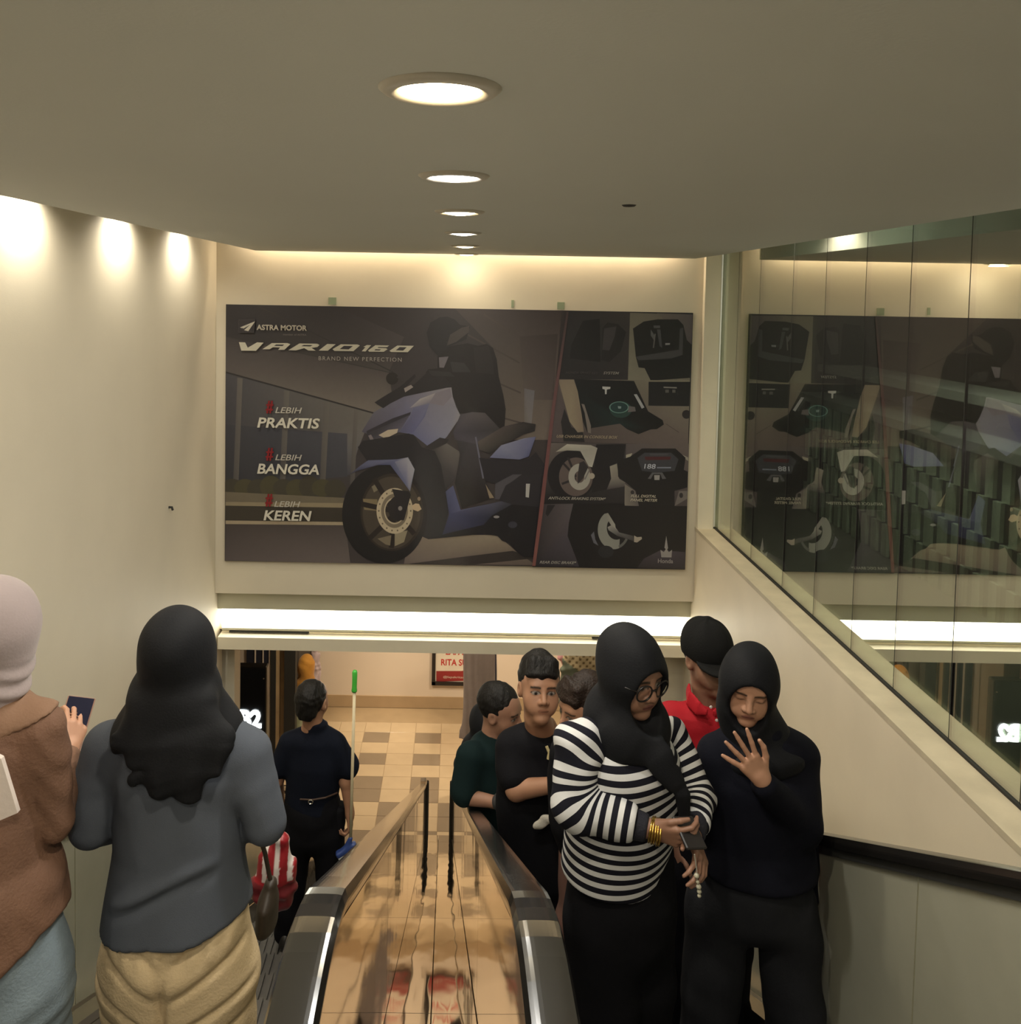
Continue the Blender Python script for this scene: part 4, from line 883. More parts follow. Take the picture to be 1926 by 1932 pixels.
def head_ops(f, s=1.0, lids=False, male=False, ears=True):
    """head in its own frame: origin between the eyes' level and the ears, about 0.22 m tall"""
    E_ = lambda c, r: ell(A(*c)*s, A(*r)*s, f)
    K_ = lambda a, b, ra, rb: cap(f.w(A(*a)*s), f.w(A(*b)*s), ra*s, rb*s)
    jw = 0.004 if male else 0.0
    o = [('u', E_((0, -0.012, 0.032), (0.074, 0.094, 0.088)), 0),
         ('u', loft([f.w(A(0, 0.022, 0.03)*s), f.w(A(0, 0.030, -0.045)*s), f.w(A(0, 0.050, -0.094)*s)], [0.068*s, (0.058+jw)*s, (0.030+jw)*s], [0.066*s, 0.055*s, 0.032*s], f.R[0]), 0.03*s),
         ('u', E_((0.036, 0.052, -0.030), (0.028, 0.026, 0.028)), 0.034*s), ('u', E_((-0.036, 0.052, -0.030), (0.028, 0.026, 0.028)), 0.034*s),
         ('u', K_((-0.036, 0.076, 0.026), (0.036, 0.076, 0.026), 0.010, 0.010), 0.018*s),
         ('s', E_((0.031, 0.102, 0.006), (0.018, 0.018, 0.012)), 0.012*s), ('s', E_((-0.031, 0.102, 0.006), (0.018, 0.018, 0.012)), 0.012*s),
         ('u', E_((0.031, 0.076, 0.005), (0.0155, 0.0125, 0.0115)), 0.004*s), ('u', E_((-0.031, 0.076, 0.005), (0.0155, 0.0125, 0.0115)), 0.004*s),
         ('u', K_((0, 0.088, 0.014), (0, 0.105, -0.024), 0.0075, 0.0115), 0.012*s),
         ('u', E_((0.013, 0.096, -0.029), (0.0085, 0.010, 0.008)), 0.006*s), ('u', E_((-0.013, 0.096, -0.029), (0.0085, 0.010, 0.008)), 0.006*s),
         ('u', E_((0, 0.068, -0.060), (0.044, 0.020, 0.028)), 0.030*s),
         ('u', K_((-0.016, 0.0885, -0.0560), (0.016, 0.0885, -0.0560), 0.0040, 0.0040), 0.007*s), ('u', K_((-0.013, 0.0875, -0.0655), (0.013, 0.0875, -0.0655), 0.0048, 0.0048), 0.006*s),
         ('u', E_((0, 0.074, -0.096), (0.022, 0.017, 0.015)), 0.018*s)]
    if ears:
        for q in (1, -1):
            o += [('u', E_((0.076*q, -0.006, -0.004), (0.012, 0.022, 0.032)), 0.008*s), ('s', E_((0.090*q, 0.0, -0.002), (0.010, 0.012, 0.018)), 0.006*s)]
    return o

def skin_col(base, f=None, s=1.0, brow=(0.02, 0.014, 0.01), lip=None, lids=False, lipcol=None):
    base = np.array(base)
    lipcol = np.array(lipcol) if lipcol is not None else base*np.array([0.80, 0.62, 0.60])
    def g(V):
        c = np.repeat(base[None], len(V), 0)
        if f is None: return c
        q = f.l(V)/s; x, y, z = np.abs(q[:, 0]), q[:, 1], q[:, 2]
        front = (y > 0.045) & (np.linalg.norm(q, axis=1) < 0.16)
        soft = lambda d, w: np.clip(1-d/w, 0, 1)[:, None]
        def blend(mask_w, col): nonlocal c; c = c*(1-mask_w)+np.array(col)*mask_w
        arch = 0.0265-6.0*(x-0.030)**2
        blend(soft(np.abs(z-arch)-0.0025, 0.003)*((x > 0.012) & (x < 0.052) & front)[:, None], brow)
        em = (np.abs(x-0.031)/0.0165)**2+(np.abs(z-0.004)/(0.0042 if lids else 0.0075))**2
        if lids:
            blend(soft(em-0.6, 0.5)*((z < 0.003) & front)[:, None]*0.9, (0.015, 0.01, 0.008))
            blend(soft(em-2.0, 2.0)*front[:, None]*0.35, base*0.55)
        else:
            blend(soft(em-0.85, 0.3)*front[:, None], (0.26, 0.22, 0.19))
            blend(soft(np.hypot(x-0.031, z-0.004)-0.0055, 0.002)*front[:, None], (0.012, 0.008, 0.006))
            blend(soft(np.abs(em-1.15)-0.15, 0.3)*((z > 0.002) & front)[:, None], (0.02, 0.014, 0.012))
        lm = (x/0.022)**2+((z+0.061)/0.0095)**2
        blend(soft(lm-0.75, 0.4)*((y > 0.075))[:, None]*0.7, lipcol)
        blend(soft(np.abs(z+0.0612)-0.0008, 0.0018)*((x < 0.021) & (y > 0.075))[:, None], lipcol*0.35)
        blend(soft(np.hypot(x-0.0075, z+0.036)-0.0025, 0.002)*(y > 0.09)[:, None]*0.8, base*0.3)
        return c
    return g

FBASE = [(0.029, 0.086), (0.0095, 0.090), (-0.0105, 0.086), (-0.028, 0.077)]
FLEN = [(0.042, 0.025, 0.019), (0.046, 0.029, 0.020), (0.042, 0.027, 0.020), (0.033, 0.020, 0.018)]
def hand_prims(f, curl=(20, 20, 20, 20), spread=(6, 2, -3, -9), thumb=(45, 15, 20), s=1.0, thumb_out=0.0):
    """f: origin at the wrist, y to the fingers, x to the thumb side, z out of the back of the hand"""
    W_ = lambda p: f.w(A(*p)*s)
    palm = [cap(W_((x*0.45, 0.004, 0)), W_((x, y-0.004, 0.0)), 0.0145*s, 0.0115*s) for (x, y) in FBASE]
    palm += [cap(W_((0, -0.02, 0)), W_((0, 0.02, 0)), 0.021*s, 0.022*s), cap(W_((0.016, 0.012, -0.006)), W_((0.032, 0.045, -0.008)), 0.017*s, 0.012*s)]
    pg_ = group_u(palm, 0.014*s); fs = []
    for (x, y), L, c, a in zip(FBASE, FLEN, curl, spread):
        p = A(x, y, 0.001); ang = math.radians(a); prs = []; bend = 0.0
        for k in range(3):
            bend += math.radians(c*(0.8, 1.1, 0.8)[k])
            d = A(math.sin(ang)*math.cos(bend), math.cos(ang)*math.cos(bend), -math.sin(bend)); q = p+d*L[k]
            prs.append(cap(W_(p), W_(q), (0.0088, 0.0080, 0.0072)[k]*s, (0.0080, 0.0072, 0.0058)[k]*s)); p = q
        fs.append(group_u(prs, 0.002))
    p = A(0.026, 0.022, -0.006); prs = []; a = math.radians(thumb[0]); b = thumb_out
    for k, L in enumerate((0.044, 0.032, 0.025)):
        d = A(math.sin(a)*math.cos(b), math.cos(a)*math.cos(b), -math.sin(b)); q = p+d*L; prs.append(cap(W_(p), W_(q), (0.0125, 0.0098, 0.0088)[k]*s, (0.0100, 0.0088, 0.0066)[k]*s)); p = q
        a -= math.radians(thumb[1]); b += math.radians(thumb[2])*0.5
    fs.append(group_u(prs, 0.003))
    fin = Pr(lambda P: np.min([q.f(P) for q in fs], 0), np.min([q.lo for q in fs], 0), np.max([q.hi for q in fs], 0))
    return [('u', pg_, 0), ('u', fin, 0.005*s)]

def merge(patches):
    Vs, Fs, Cs, n = [], [], [], 0
    for V, Fq, C in patches:
        Vs.append(V); Fs.append(Fq+n); Cs.append(C); n += len(V)
    return np.concatenate(Vs), np.concatenate(Fs), np.concatenate(Cs)

def body(root, patches):
    out = []
    for ops, h, cf in patches:
        V, Fq = poly(ops, h); out.append((V, Fq, cf(V)))
    V, Fq, C = merge(out)
    return mesh('body', V, Fq, m_skin, root, cols=C, smooth=True)

def core(J, side, s=1.0):
    """covered trunk and limbs, kept inside the clothes"""
    o = [('u', loft([J['neck'], J['chest'], J['waist'], J['hip']], [0.07*s, 0.12*s, 0.10*s, 0.12*s], [0.06*s, 0.075*s, 0.07*s, 0.08*s], side), 0)]
    for q in 'LR':
        o.append(('u', cap(lerp(J['hip'], J['hp'+q], 0.8), J['kn'+q], 0.065*s, 0.045*s), 0.04)); o.append(('u', cap(J['kn'+q], J['an'+q], 0.045*s, 0.032*s), 0.03))
        if 'el'+q in J: o.append(('u', cap(J['sh'+q], J['el'+q], 0.036*s, 0.030*s), 0.03)); o.append(('u', cap(J['el'+q], J['wr'+q], 0.030*s, 0.022*s), 0.02))
    return o

def legs(J, z, side, fwd, spread=0.10):
    """straight legs down to the tread below"""
    for q, k in (('L', -1), ('R', 1)):
        hp = J['hip']+A(*side)*spread*k*0.9; J['hp'+q] = hp
        an = A(hp[0]+side[0]*0.01*k, hp[1]+side[1]*0.01*k, z+0.09); J['an'+q] = an; J['kn'+q] = lerp(hp, an, 0.5)+A(*fwd)*0.02

def trousers(J, side, m, root, r=(0.17, 0.12, 0.095, 0.075, 0.07), h=0.010, disp=None, z=None, cuff=None):
    o = [('u', loft([J['hip']+(0, 0, 0.14), J['hip']+(0, 0, 0.02), J['hip']+(0, 0, -0.06)], [r[0]*0.92, r[0], r[0]*0.97], [r[1]*0.92, r[1]*1.05, r[1]], side), 0)]
    for q in 'LR': o.append(('u', cap(J['hp'+q]+(0, 0, -0.06), J['kn'+q], r[2], r[3]), 0.035)); o.append(('u', cap(J['kn'+q], J['an'+q]+(0, 0, -0.02), r[3], r[4]), 0.02))
    zf = min(J['anL'][2], J['anR'][2])-0.06
    o.append(('i', half((0, 0, zf), (0, 0, -1)), 0.004))
    return sdf_obj('trousers', o, h, m, root, disp)

def shoes(J, fwd, m, root, L=0.24):
    for q in 'LR':
        c = J['an'+q]; f = FrA(A(c[0], c[1], c[2]-0.09), fwd, np.cross(fwd, (0, 0, 1.0)))
        sdf_obj('shoe', [('u', ell((0, 0.05, 0.03), (0.042, L*0.54, 0.045), f), 0), ('u', ell((0, -0.03, 0.05), (0.036, 0.06, 0.06), f), 0.03), ('i', half(f.o+(0, 0, 0.001), (0, 0, -1)), 0.004)], 0.008, m, root)

def hijab_ops(f, s=1.0, open_=True, drape=None, side=None, face=(0.052, 0.075, 0.082), fz=-0.030, grow=1.0):
    g = 1.16*grow
    o = [('u', ell(A(0, -0.014, 0.030)*s, A(0.074, 0.096, 0.086)*s*g, f), 0),
         ('u', loft([f.w(A(0, 0.010, 0.0)*s), f.w(A(0, 0.012, -0.07)*s), f.w(A(0, 0.005, -0.125)*s)], [0.080*s*g, 0.072*s*g, 0.070*s*g], [0.086*s*g, 0.074*s*g, 0.066*s*g], f.R[0]), 0.03*s)]
    if drape is not None: o += drape
    if open_: o.append(('s', ell(A(0, 0.112, fz)*s, A(*face)*s, f), 0.010*s))
    return o
def hand_fr(o, y, x, zhint):
    f = FrA(o, y, x)
    if f.R[2] @ np.asarray(zhint, float) < 0: f.R = np.array([f.R[0], f.R[1], -f.R[2]])
    return f
def person(label, foot): return empty('person', foot, label, 'person')
def horiz(f):
    y = A(f.R[1][0], f.R[1][1], 0); return y/np.linalg.norm(y)
UP = A(0, 0, 1)
m_blackcloth = mat('black cloth', (0.0065, 0.0065, 0.0085), 0.85, var=0.2, scale=8, bump=0.1, bscale=160, spec=0.12)
m_blackscarf = mat('black scarf cloth', (0.0060, 0.0065, 0.0085), 0.75, var=0.2, scale=6, bump=0.1, bscale=200, spec=0.22)
m_shoe = mat('black shoe', (0.02, 0.018, 0.016), 0.45)
m_hair = mat('black hair', (0.006, 0.005, 0.0045), 0.55, var=0.4, scale=40, bump=0.5, bscale=110, stretch=(1, 1, 0.25), spec=0.25)
SK1, SK2, SK3 = (0.46, 0.245, 0.155), (0.27, 0.14, 0.09), (0.34, 0.175, 0.105)

# ---- woman in the grey sweater, seen from behind
def grey_woman():
    Y = 2.10; f = Fr(at(334, 1234, 2.08), 2, 0); sd = A(1, 0, 0); fw = A(0, 1, 0)
    J = dict(neck=at(335, 1345, Y), chest=at(338, 1460, Y), waist=at(340, 1590, Y), hip=at(338, 1795, Y), shL=at(205, 1405, Y), shR=at(468, 1424, Y), elL=at(171, 1560, Y-0.02), elR=at(501, 1553, Y-0.02), wrL=at(262, 1545, 2.34), wrR=at(415, 1545, 2.36))
    legs(J, tread(Y), sd, fw, 0.098)
    t = person('woman in a grey sweater, khaki trousers and long black headscarf seen from behind', A(J['hip'][0], Y, tread(Y)))
    cf = skin_col(SK2)
    hl = hand_fr(J['wrL'], A(0.3, 1, 0.15), UP, (-1, 0, 0)); hr = hand_fr(J['wrR'], A(-0.3, 1, 0.15), UP, (1, 0, 0))
    body(t, [(head_ops(f, 0.98, ears=False)+[('u', cap(f.w((0, -0.01, -0.06)), J['neck'], 0.05, 0.055), 0.03)], 0.006, cf), (core(J, sd), 0.016, cf), (hand_prims(hl, s=0.92), 0.0045, cf), (hand_prims(hr, s=0.92), 0.0045, cf)])
    zf = at(340, 1642, Y)[2]; x0 = J['waist'][0]
    def disp(P):
        z = P[:, 2]-0.10*(P[:, 0]-x0)
        b = np.clip((2.02-P[:, 1])/0.05, 0, 1)
        g = 0.010*np.exp(-((z-zf-0.05*np.sin(9*(P[:, 0]-x0)+0.4))/0.014)**2)-0.009*np.exp(-((z-zf-0.03-0.05*np.sin(9*(P[:, 0]-x0)+0.4))/0.018)**2)
        return g*b+wr(16, 0.006, 1.0)(P)+0.006*np.sin(26*(P[:, 0]-x0)+20*P[:, 2])*np.exp(-((P[:, 2]-J['chest'][2]+0.04)/0.08)**2)*np.clip(np.abs(P[:, 0]-x0)/0.12-0.4, 0, 1)
    o = [('u', loft([J['neck'], at(336, 1392, Y), J['chest'], J['waist'], at(338, 1745, Y)], [0.085, 0.165, 0.174, 0.170, 0.200], [0.075, 0.100, 0.125, 0.128, 0.158], sd), 0)]
    for q in 'LR': o += [('u', cap(J['sh'+q], lerp(J['sh'+q], J['el'+q], 0.4), 0.064, 0.062), 0.035), ('u', cap(lerp(J['sh'+q], J['el'+q], 0.4), J['el'+q], 0.062, 0.056), 0.007), ('u', cap(J['el'+q], J['wr'+q], 0.055, 0.040), 0.006)]
    o += [('i', half(at(338, 1716, Y), (0.165, 0, -1)), 0.006)]
    m = mat('grey knit', (0.080, 0.090, 0.112), 0.9, var=0.06, scale=12, bump=0.12, bscale=420, spec=0.15)
    sdf_obj('sweater', o, 0.0075, m, t, disp)
    hj = hijab_ops(f, 0.98, open_=True, grow=1.0, drape=[('u', loft([at(334, 1262, 2.08), at(331, 1312, 2.09), at(334, 1372, 2.10)], [0.092, 0.118, 0.168], [0.100, 0.112, 0.125], sd), 0.03),
        ('i', half(at(320, 1416, 2.0), (0.16, -0.25, -1)), 0.008), ('u', loft([at(330, 1330, 2.02), at(325, 1400, 1.985), at(318, 1445, 1.968), at(330, 1480, 1.966)], [0.10, 0.150, 0.090, 0.070], [0.050, 0.030, 0.018, 0.014], sd), 0.035), ('u', loft([at(345, 1400, 1.985), at(350, 1460, 1.964), at(352, 1505, 1.966)], [0.09, 0.062, 0.045], [0.03, 0.018, 0.013], sd), 0.02), ('i', half(at(330, 1520, 1.97), (-0.40, 0, -1)), 0.004)])
    sdf_obj('headscarf', hj, 0.006, m_blackscarf, t, lambda P: 0.0035*np.sin(85*P[:, 0]+2*np.sin(9*P[:, 2]))*np.clip((at(334, 1330, 2.08)[2]-P[:, 2])/0.12, 0, 1)+wr(22, 0.002, 2)(P))
    kh = mat('khaki cotton', (0.56, 0.43, 0.26), 0.8, var=0.08, scale=10, bump=0.2, bscale=140)
    hx, hzz = J['hip'][0], J['hip'][2]
    def pf(P):
        x, z = P[:, 0]-hx, P[:, 2]-hzz; bk = np.clip((Y-P[:, 1])/0.06, 0, 1)
        seam = 0.020*np.exp(-(x/0.013)**2)*np.clip((0.08-z)/0.10, 0, 1)
        cr = 0.0
        for k, (a, b, w) in enumerate(((-0.03, 0.55, 0.011), (-0.115, 0.42, 0.010), (-0.17, 0.30, 0.012), (0.05, 0.75, 0.010))): cr = cr+0.010*np.exp(-((z-a-b*np.abs(x)+(0.02*k*x))/w)**2)*np.clip(np.abs(x)/0.05, 0, 1)
        ga = 0.004*np.sin(150*x)*np.exp(-((z-0.10)/0.03)**2)
        return (seam+cr-0.006*np.exp(-((z-0.01-0.6*np.abs(x))/0.03)**2)+ga)*bk+wr(30, 0.004, 0.5)(P)
    trousers(J, sd, kh, t, (0.192, 0.142, 0.118, 0.10, 0.09), 0.007, pf)
    shoes(J, fw, m_shoe, t)
grey_woman()

# ---- woman at the left edge with a phone
def edge_woman():
    Y = 1.90; f = Fr(at(-16, 1190, Y), 14, -4); sd = A(1, 0, 0); fw = A(0, 1, 0)
    J = dict(neck=at(-35, 1312, Y), chest=at(-40, 1420, Y), waist=at(-38, 1600, Y), hip=at(-30, 1800, Y), shL=at(-150, 1365, Y), shR=at(78, 1372, Y), elL=at(-150, 1550, Y), elR=at(100, 1552, 1.92), wrL=at(-90, 1560, 2.14), wrR=at(127, 1424, 2.17))
    legs(J, tread(Y), sd, fw, 0.095)
    t = person('woman at the left edge in a brown jacket, jeans and pale mauve headscarf', A(J['hip'][0], Y, tread(Y)))
    cf = skin_col(SK1)
    hr = hand_fr(J['wrR']+(0, 0, 0.0), at(140, 1378, 2.215)-J['wrR'], A(-0.6, -0.6, 0.3), (0.6, 0.5, -0.3))
    body(t, [(head_ops(f, 0.98, ears=False)+[('u', cap(f.w((0, -0.01, -0.06)), J['neck'], 0.05, 0.055), 0.03)], 0.007, cf), (core(J, sd), 0.018, cf), (hand_prims(hr, (30, 30, 30, 30), s=0.9), 0.004, cf)])
    m = mat('brown canvas', (0.165, 0.085, 0.052), 0.8, var=0.15, scale=7, bump=0.25, bscale=130)
    o = [('u', loft([at(-38, 1330, Y), at(-40, 1372, Y), J['chest'], J['waist'], at(-36, 1680, Y), at(-32, 1840, Y)], [0.10, 0.140, 0.145, 0.162, 0.196, 0.215], [0.085, 0.10, 0.125, 0.145, 0.172, 0.182], sd), 0)]
    o += [('u', cap(J['shR'], lerp(J['shR'], J['elR'], 0.3), 0.056, 0.054), 0.03), ('u', cap(lerp(J['shR'], J['elR'], 0.3), J['elR'], 0.053, 0.048), 0.006), ('u', cap(J['elR'], lerp(J['elR'], J['wrR'], 0.88), 0.048, 0.040), 0.006), ('u', cap(J['shL'], J['elL'], 0.062, 0.056), 0.03), ('u', cap(J['elL'], J['wrL'], 0.055, 0.044), 0.012)]
    o += [('i', half(at(98, 1756, Y-0.08), (0.85, -0.1, -1)), 0.006)]
    jk = sdf_obj('jacket', o, 0.008, m, t, lambda P: wr(17, 0.005, 0.8)(P)+wr(46, 0.0015, 0.3)(P)+0.002*np.sin(80*P[:, 2]+90*P[:, 0]+4*np.sin(26*P[:, 0]))*np.clip((P[:, 0]-at(60, 1400, Y)[0])/0.05, 0, 1))
    tn = mat('tan canvas', (0.235, 0.132, 0.080), 0.8, var=0.1, bump=0.15, bscale=160)
    sdf_obj('collar', [('u', loft([at(-38, 1308, Y), at(-39, 1338, Y)], [0.092, 0.138], [0.085, 0.105], sd), 0), ('i', half(at(20, 1344, Y), (-0.15, 0, -1)), 0.004)], 0.006, tn, jk, wr(30, 0.003))
    sdf_obj('back_yoke', [('u', loft([at(-38, 1330, Y), at(-40, 1372, Y), J['chest'], at(-40, 1480, Y)], [0.108, 0.148, 0.153, 0.158], [0.093, 0.108, 0.133, 0.135], sd), 0), ('u', cap(J['shR'], lerp(J['shR'], J['elR'], 0.3), 0.062, 0.060), 0.03), ('u', cap(J['shL'], lerp(J['shL'], J['elL'], 0.3), 0.069, 0.068), 0.03), ('i', half(at(20, 1402, 1.78), (0.42, 0, -1)), 0.004), ('i', half(at(104, 1366, 1.88), (1, 0.1, -0.35)), 0.004)], 0.007, tn, jk, lambda P: wr(30, 0.003, 0.8)(P))
    sv = mat('mauve scarf', (0.33, 0.27, 0.27), 0.8, var=0.06, scale=8, bump=0.1, bscale=150, sheen=0.2)
    sdf_obj('headscarf', hijab_ops(f, 0.99, open_=True, grow=1.04, drape=[('u', loft([at(-20, 1240, Y), at(-28, 1275, Y), at(-34, 1300, Y)], [0.062, 0.060, 0.075], [0.062, 0.060, 0.07], sd), 0.025)]), 0.006, sv, t,
            lambda P: 0.004*np.sin(150*(P[:, 2]+0.5*P[:, 0]))*np.clip((at(0, 1235, Y)[2]-P[:, 2])/0.03, 0, 1)+wr(30, 0.002)(P))
    sdf_obj('inner_collar', [('u', loft([at(-36, 1296, Y), at(-38, 1325, Y)], [0.072, 0.10], [0.07, 0.09], sd), 0)], 0.008, m_blackcloth, t)
    trousers(J, sd, mat('pale blue denim', (0.20, 0.255, 0.30), 0.8, var=0.12, scale=14, bump=0.25, bscale=160), t, (0.186, 0.140, 0.115, 0.10, 0.09), 0.008, lambda P: wr(24, 0.004, 0.3)(P)+0.002*np.sin(75*(P[:, 2]-0.6*P[:, 0])+3*np.sin(22*P[:, 2])))
    shoes(J, fw, m_shoe, t)
    # phone in her raised hand
    c = at(139, 1366, 2.235); u = A(1, 0.25, -0.24); u /= np.linalg.norm(u); v = A(0.38, 0.82, 0.45); v -= u*(u@v); v /= np.linalg.norm(v); n = np.cross(u, v)
    ph = empty('mobile_phone', c-(0, 0, 0.03), 'mobile phone in the raised hand of the woman in the brown jacket', 'phone')
    R = np.array([u, v, n])
    V, Fc = bevbox((-0.037, -0.076, -0.005), (0.037, 0.076, 0.004), 0.003); mesh('case', [c+np.array(p)@R for p in V], Fc, mat('rose phone case', (0.30, 0.17, 0.13), 0.35), ph)
    V, Fc = bevbox((-0.034, -0.073, 0.0035), (0.034, 0.073, 0.0048), 0.0005); mesh('screen', [c+np.array(p)@R for p in V], Fc, mat('dark phone screen', (0.012, 0.013, 0.03), 0.2), ph)
    # white tote on her back
    b = empty('tote_bag', at(-40, 1570, 1.735), 'white tote bag behind the woman in the brown jacket, cut by the left edge', 'bag')
    P = [at(-75, 1392, 1.735), at(2, 1432, 1.735), at(33, 1534, 1.735), at(-75, 1580, 1.735)]
    V = [p for p in P]+[p+A(0, 0.012, 0) for p in P]; mesh('bag', V, [(0, 3, 2, 1), (4, 5, 6, 7), (0, 1, 5, 4), (1, 2, 6, 5), (2, 3, 7, 6), (3, 0, 4, 7)], mat('white canvas', (0.60, 0.52, 0.48), 0.8, var=0.05, bump=0.1), b)
    mesh('strap', *tube([at(-60, 1400, 1.75), at(-110, 1335, 1.80), at(-120, 1318, 1.90)], 0.01), MATS['white canvas'], b)
edge_woman()

# ---- man in navy seen from behind, with a long brush
def navy_man():
    Y = 4.50; f = Fr(at(589, 1324, Y), 18, 0); sd = A(1, 0, 0); fw = A(0, 1, 0)
    J = dict(neck=at(592, 1372, Y), chest=at(591, 1440, Y), waist=at(589, 1500, Y), hip=at(590, 1545, Y), shL=at(546, 1405, Y), shR=at(636, 1405, Y), elL=at(523, 1472, Y), elR=at(652, 1474, Y-0.02), wrL=at(530, 1512, 4.66), wrR=at(660, 1534, 4.46))
    legs(J, tread(Y), sd, fw, 0.085); J['knL'] += A(-0.03, 0, 0); J['anL'] += A(-0.05, 0, 0); J['knR'] += A(0.02, 0, 0); J['anR'] += A(0.03, 0, 0)
    t = person('man in a navy short-sleeved shirt and black trousers seen from behind', A(J['hip'][0], Y, tread(Y)))
    cf = skin_col(SK3)
    hr = hand_fr(J['wrR'], A(0.05, -0.05, -1), A(0, 1, 0), (1, 0, 0)); hl = hand_fr(J['wrL'], A(0.1, 0.6, -0.6), A(0.8, 0, 0), (-1, 0, 0))
    arm = lambda q: [('u', cap(lerp(J['sh'+q], J['el'+q], 0.4), J['el'+q], 0.038, 0.034), 0), ('u', cap(J['el'+q], J['wr'+q], 0.034, 0.023), 0.02)]
    body(t, [(head_ops(f, 1.0, male=True)+[('u', cap(f.w((0, -0.02, -0.05)), J['neck'], 0.052, 0.055), 0.03)], 0.006, skin_col(SK3, f)), (core({k: v for k, v in J.items() if k[:2] not in ('el',)}, sd), 0.018, cf),
             (arm('R')+[(a, b, 0.012 if i == 0 else c) for i, (a, b, c) in enumerate(hand_prims(hr, (55, 60, 60, 60), (2, 0, -2, -4), (30, 10, 20)))], 0.0048, cf), (arm('L')+[(a, b, 0.012 if i == 0 else c) for i, (a, b, c) in enumerate(hand_prims(hl))], 0.005, cf)])
    sdf_obj('hair', [('u', ell((0, -0.022, 0.038), (0.083, 0.100, 0.092), f), 0), ('u', ell((0, -0.07, -0.02), (0.062, 0.045, 0.055), f), 0.02), ('s', ell((0, 0.13, -0.04), (0.10, 0.09, 0.10), f), 0.01), ('s', ell((0, 0.04, -0.09), (0.14, 0.075, 0.085), f), 0.01)], 0.006, m_hair, t, wr(120, 0.003))
    m = mat('navy cotton', (0.006, 0.008, 0.016), 0.85, var=0.1, scale=8, bump=0.1, bscale=160, spec=0.12)
    o = [('u', loft([J['neck'], at(592, 1400, Y), J['chest'], J['waist'], at(589, 1520, Y)], [0.062, 0.150, 0.160, 0.150, 0.152], [0.056, 0.095, 0.115, 0.112, 0.115], sd), 0), ('u', cap(J['shL'], at(529, 1446, Y), 0.060, 0.066), 0.03), ('u', cap(J['shR'], at(654, 1446, Y), 0.060, 0.066), 0.03),
         ('u', cut(loft([at(592, 1395, Y), at(594, 1372, Y), at(595, 1350, Y)], [0.085, 0.066, 0.060], [0.080, 0.066, 0.060], sd), at(594, 1363, Y), (0.1, 0.25, 1)), 0.015), ('i', half(at(590, 1521, Y), (0, 0, -1)), 0.004)]
    sdf_obj('shirt', o, 0.008, m, t, wr(24, 0.006))
    mb = mat('black trousers', (0.006, 0.006, 0.008), 0.85, var=0.15, bump=0.1, bscale=160, spec=0.12)
    trousers(J, sd, mb, t, (0.160, 0.120, 0.098, 0.082, 0.075), 0.009, wr(20, 0.006))
    sdf_obj('hip_pouch', [('u', rbox(at(636, 1540, Y-0.01), (0.045, 0.05, 0.075), 0.03), 0)], 0.009, m_blackcloth, t)
    mesh('belt', *tube([at(566, 1508, Y-0.125), at(590, 1509, Y-0.135), at(614, 1505, Y-0.125), at(636, 1496, Y-0.06)], 0.0045), mat('brown belt', (0.05, 0.025, 0.015), 0.6), t)
    mesh('key_ring', *torus(at(586, 1513, Y-0.145), 0.012, 0.003, (0, 1, 0.2), 16, 6), m_skirt, t)
    shoes(J, fw, m_shoe, t)
    # brush
    b = empty('long_brush', at(655, 1610, 4.42), 'long pale handled brush with green grip and blue head held by the man in navy', 'brush')
    a0, a1 = at(668.5, 1304, 4.44), at(661, 1592, 4.41)
    mesh('handle', *tube([a0, lerp(a0, a1, 0.5), a1], 0.0085, 12), mat('pale handle', (0.72, 0.62, 0.42), 0.4), b, smooth=True)
    mesh('grip', *tube([at(669.5, 1265, 4.44), at(669.3, 1268, 4.44), at(669, 1285, 4.44), at(668.5, 1298, 4.44), at(668.4, 1302, 4.44), at(668.4, 1305, 4.44)], [0.010, 0.0145, 0.0135, 0.0135, 0.016, 0.014], 14), mat('green plastic grip', (0.07, 0.50, 0.06), 0.35), b, smooth=True)
    hd = at(653, 1603, 4.41); fb = FrA(hd, A(0.9, 0.2, 0.45), A(0, 1, 0))
    sdf_obj('brush_head', [('u', rbox((0, 0.0, 0.0), (0.022, 0.060, 0.016), 0.012, fb), 0), ('u', cap(a1+A(0, 0, 0.03), hd, 0.012, 0.020), 0.015)], 0.004, mat('blue plastic', (0.03, 0.06, 0.22), 0.4), b)
    sdf_obj('bristles', [('u', rbox((0, 0.0, 0.026), (0.018, 0.056, 0.014), 0.004, fb), 0)], 0.004, mat('white bristle', (0.55, 0.58, 0.62), 0.8, bump=0.6, bscale=400), b)
navy_man()

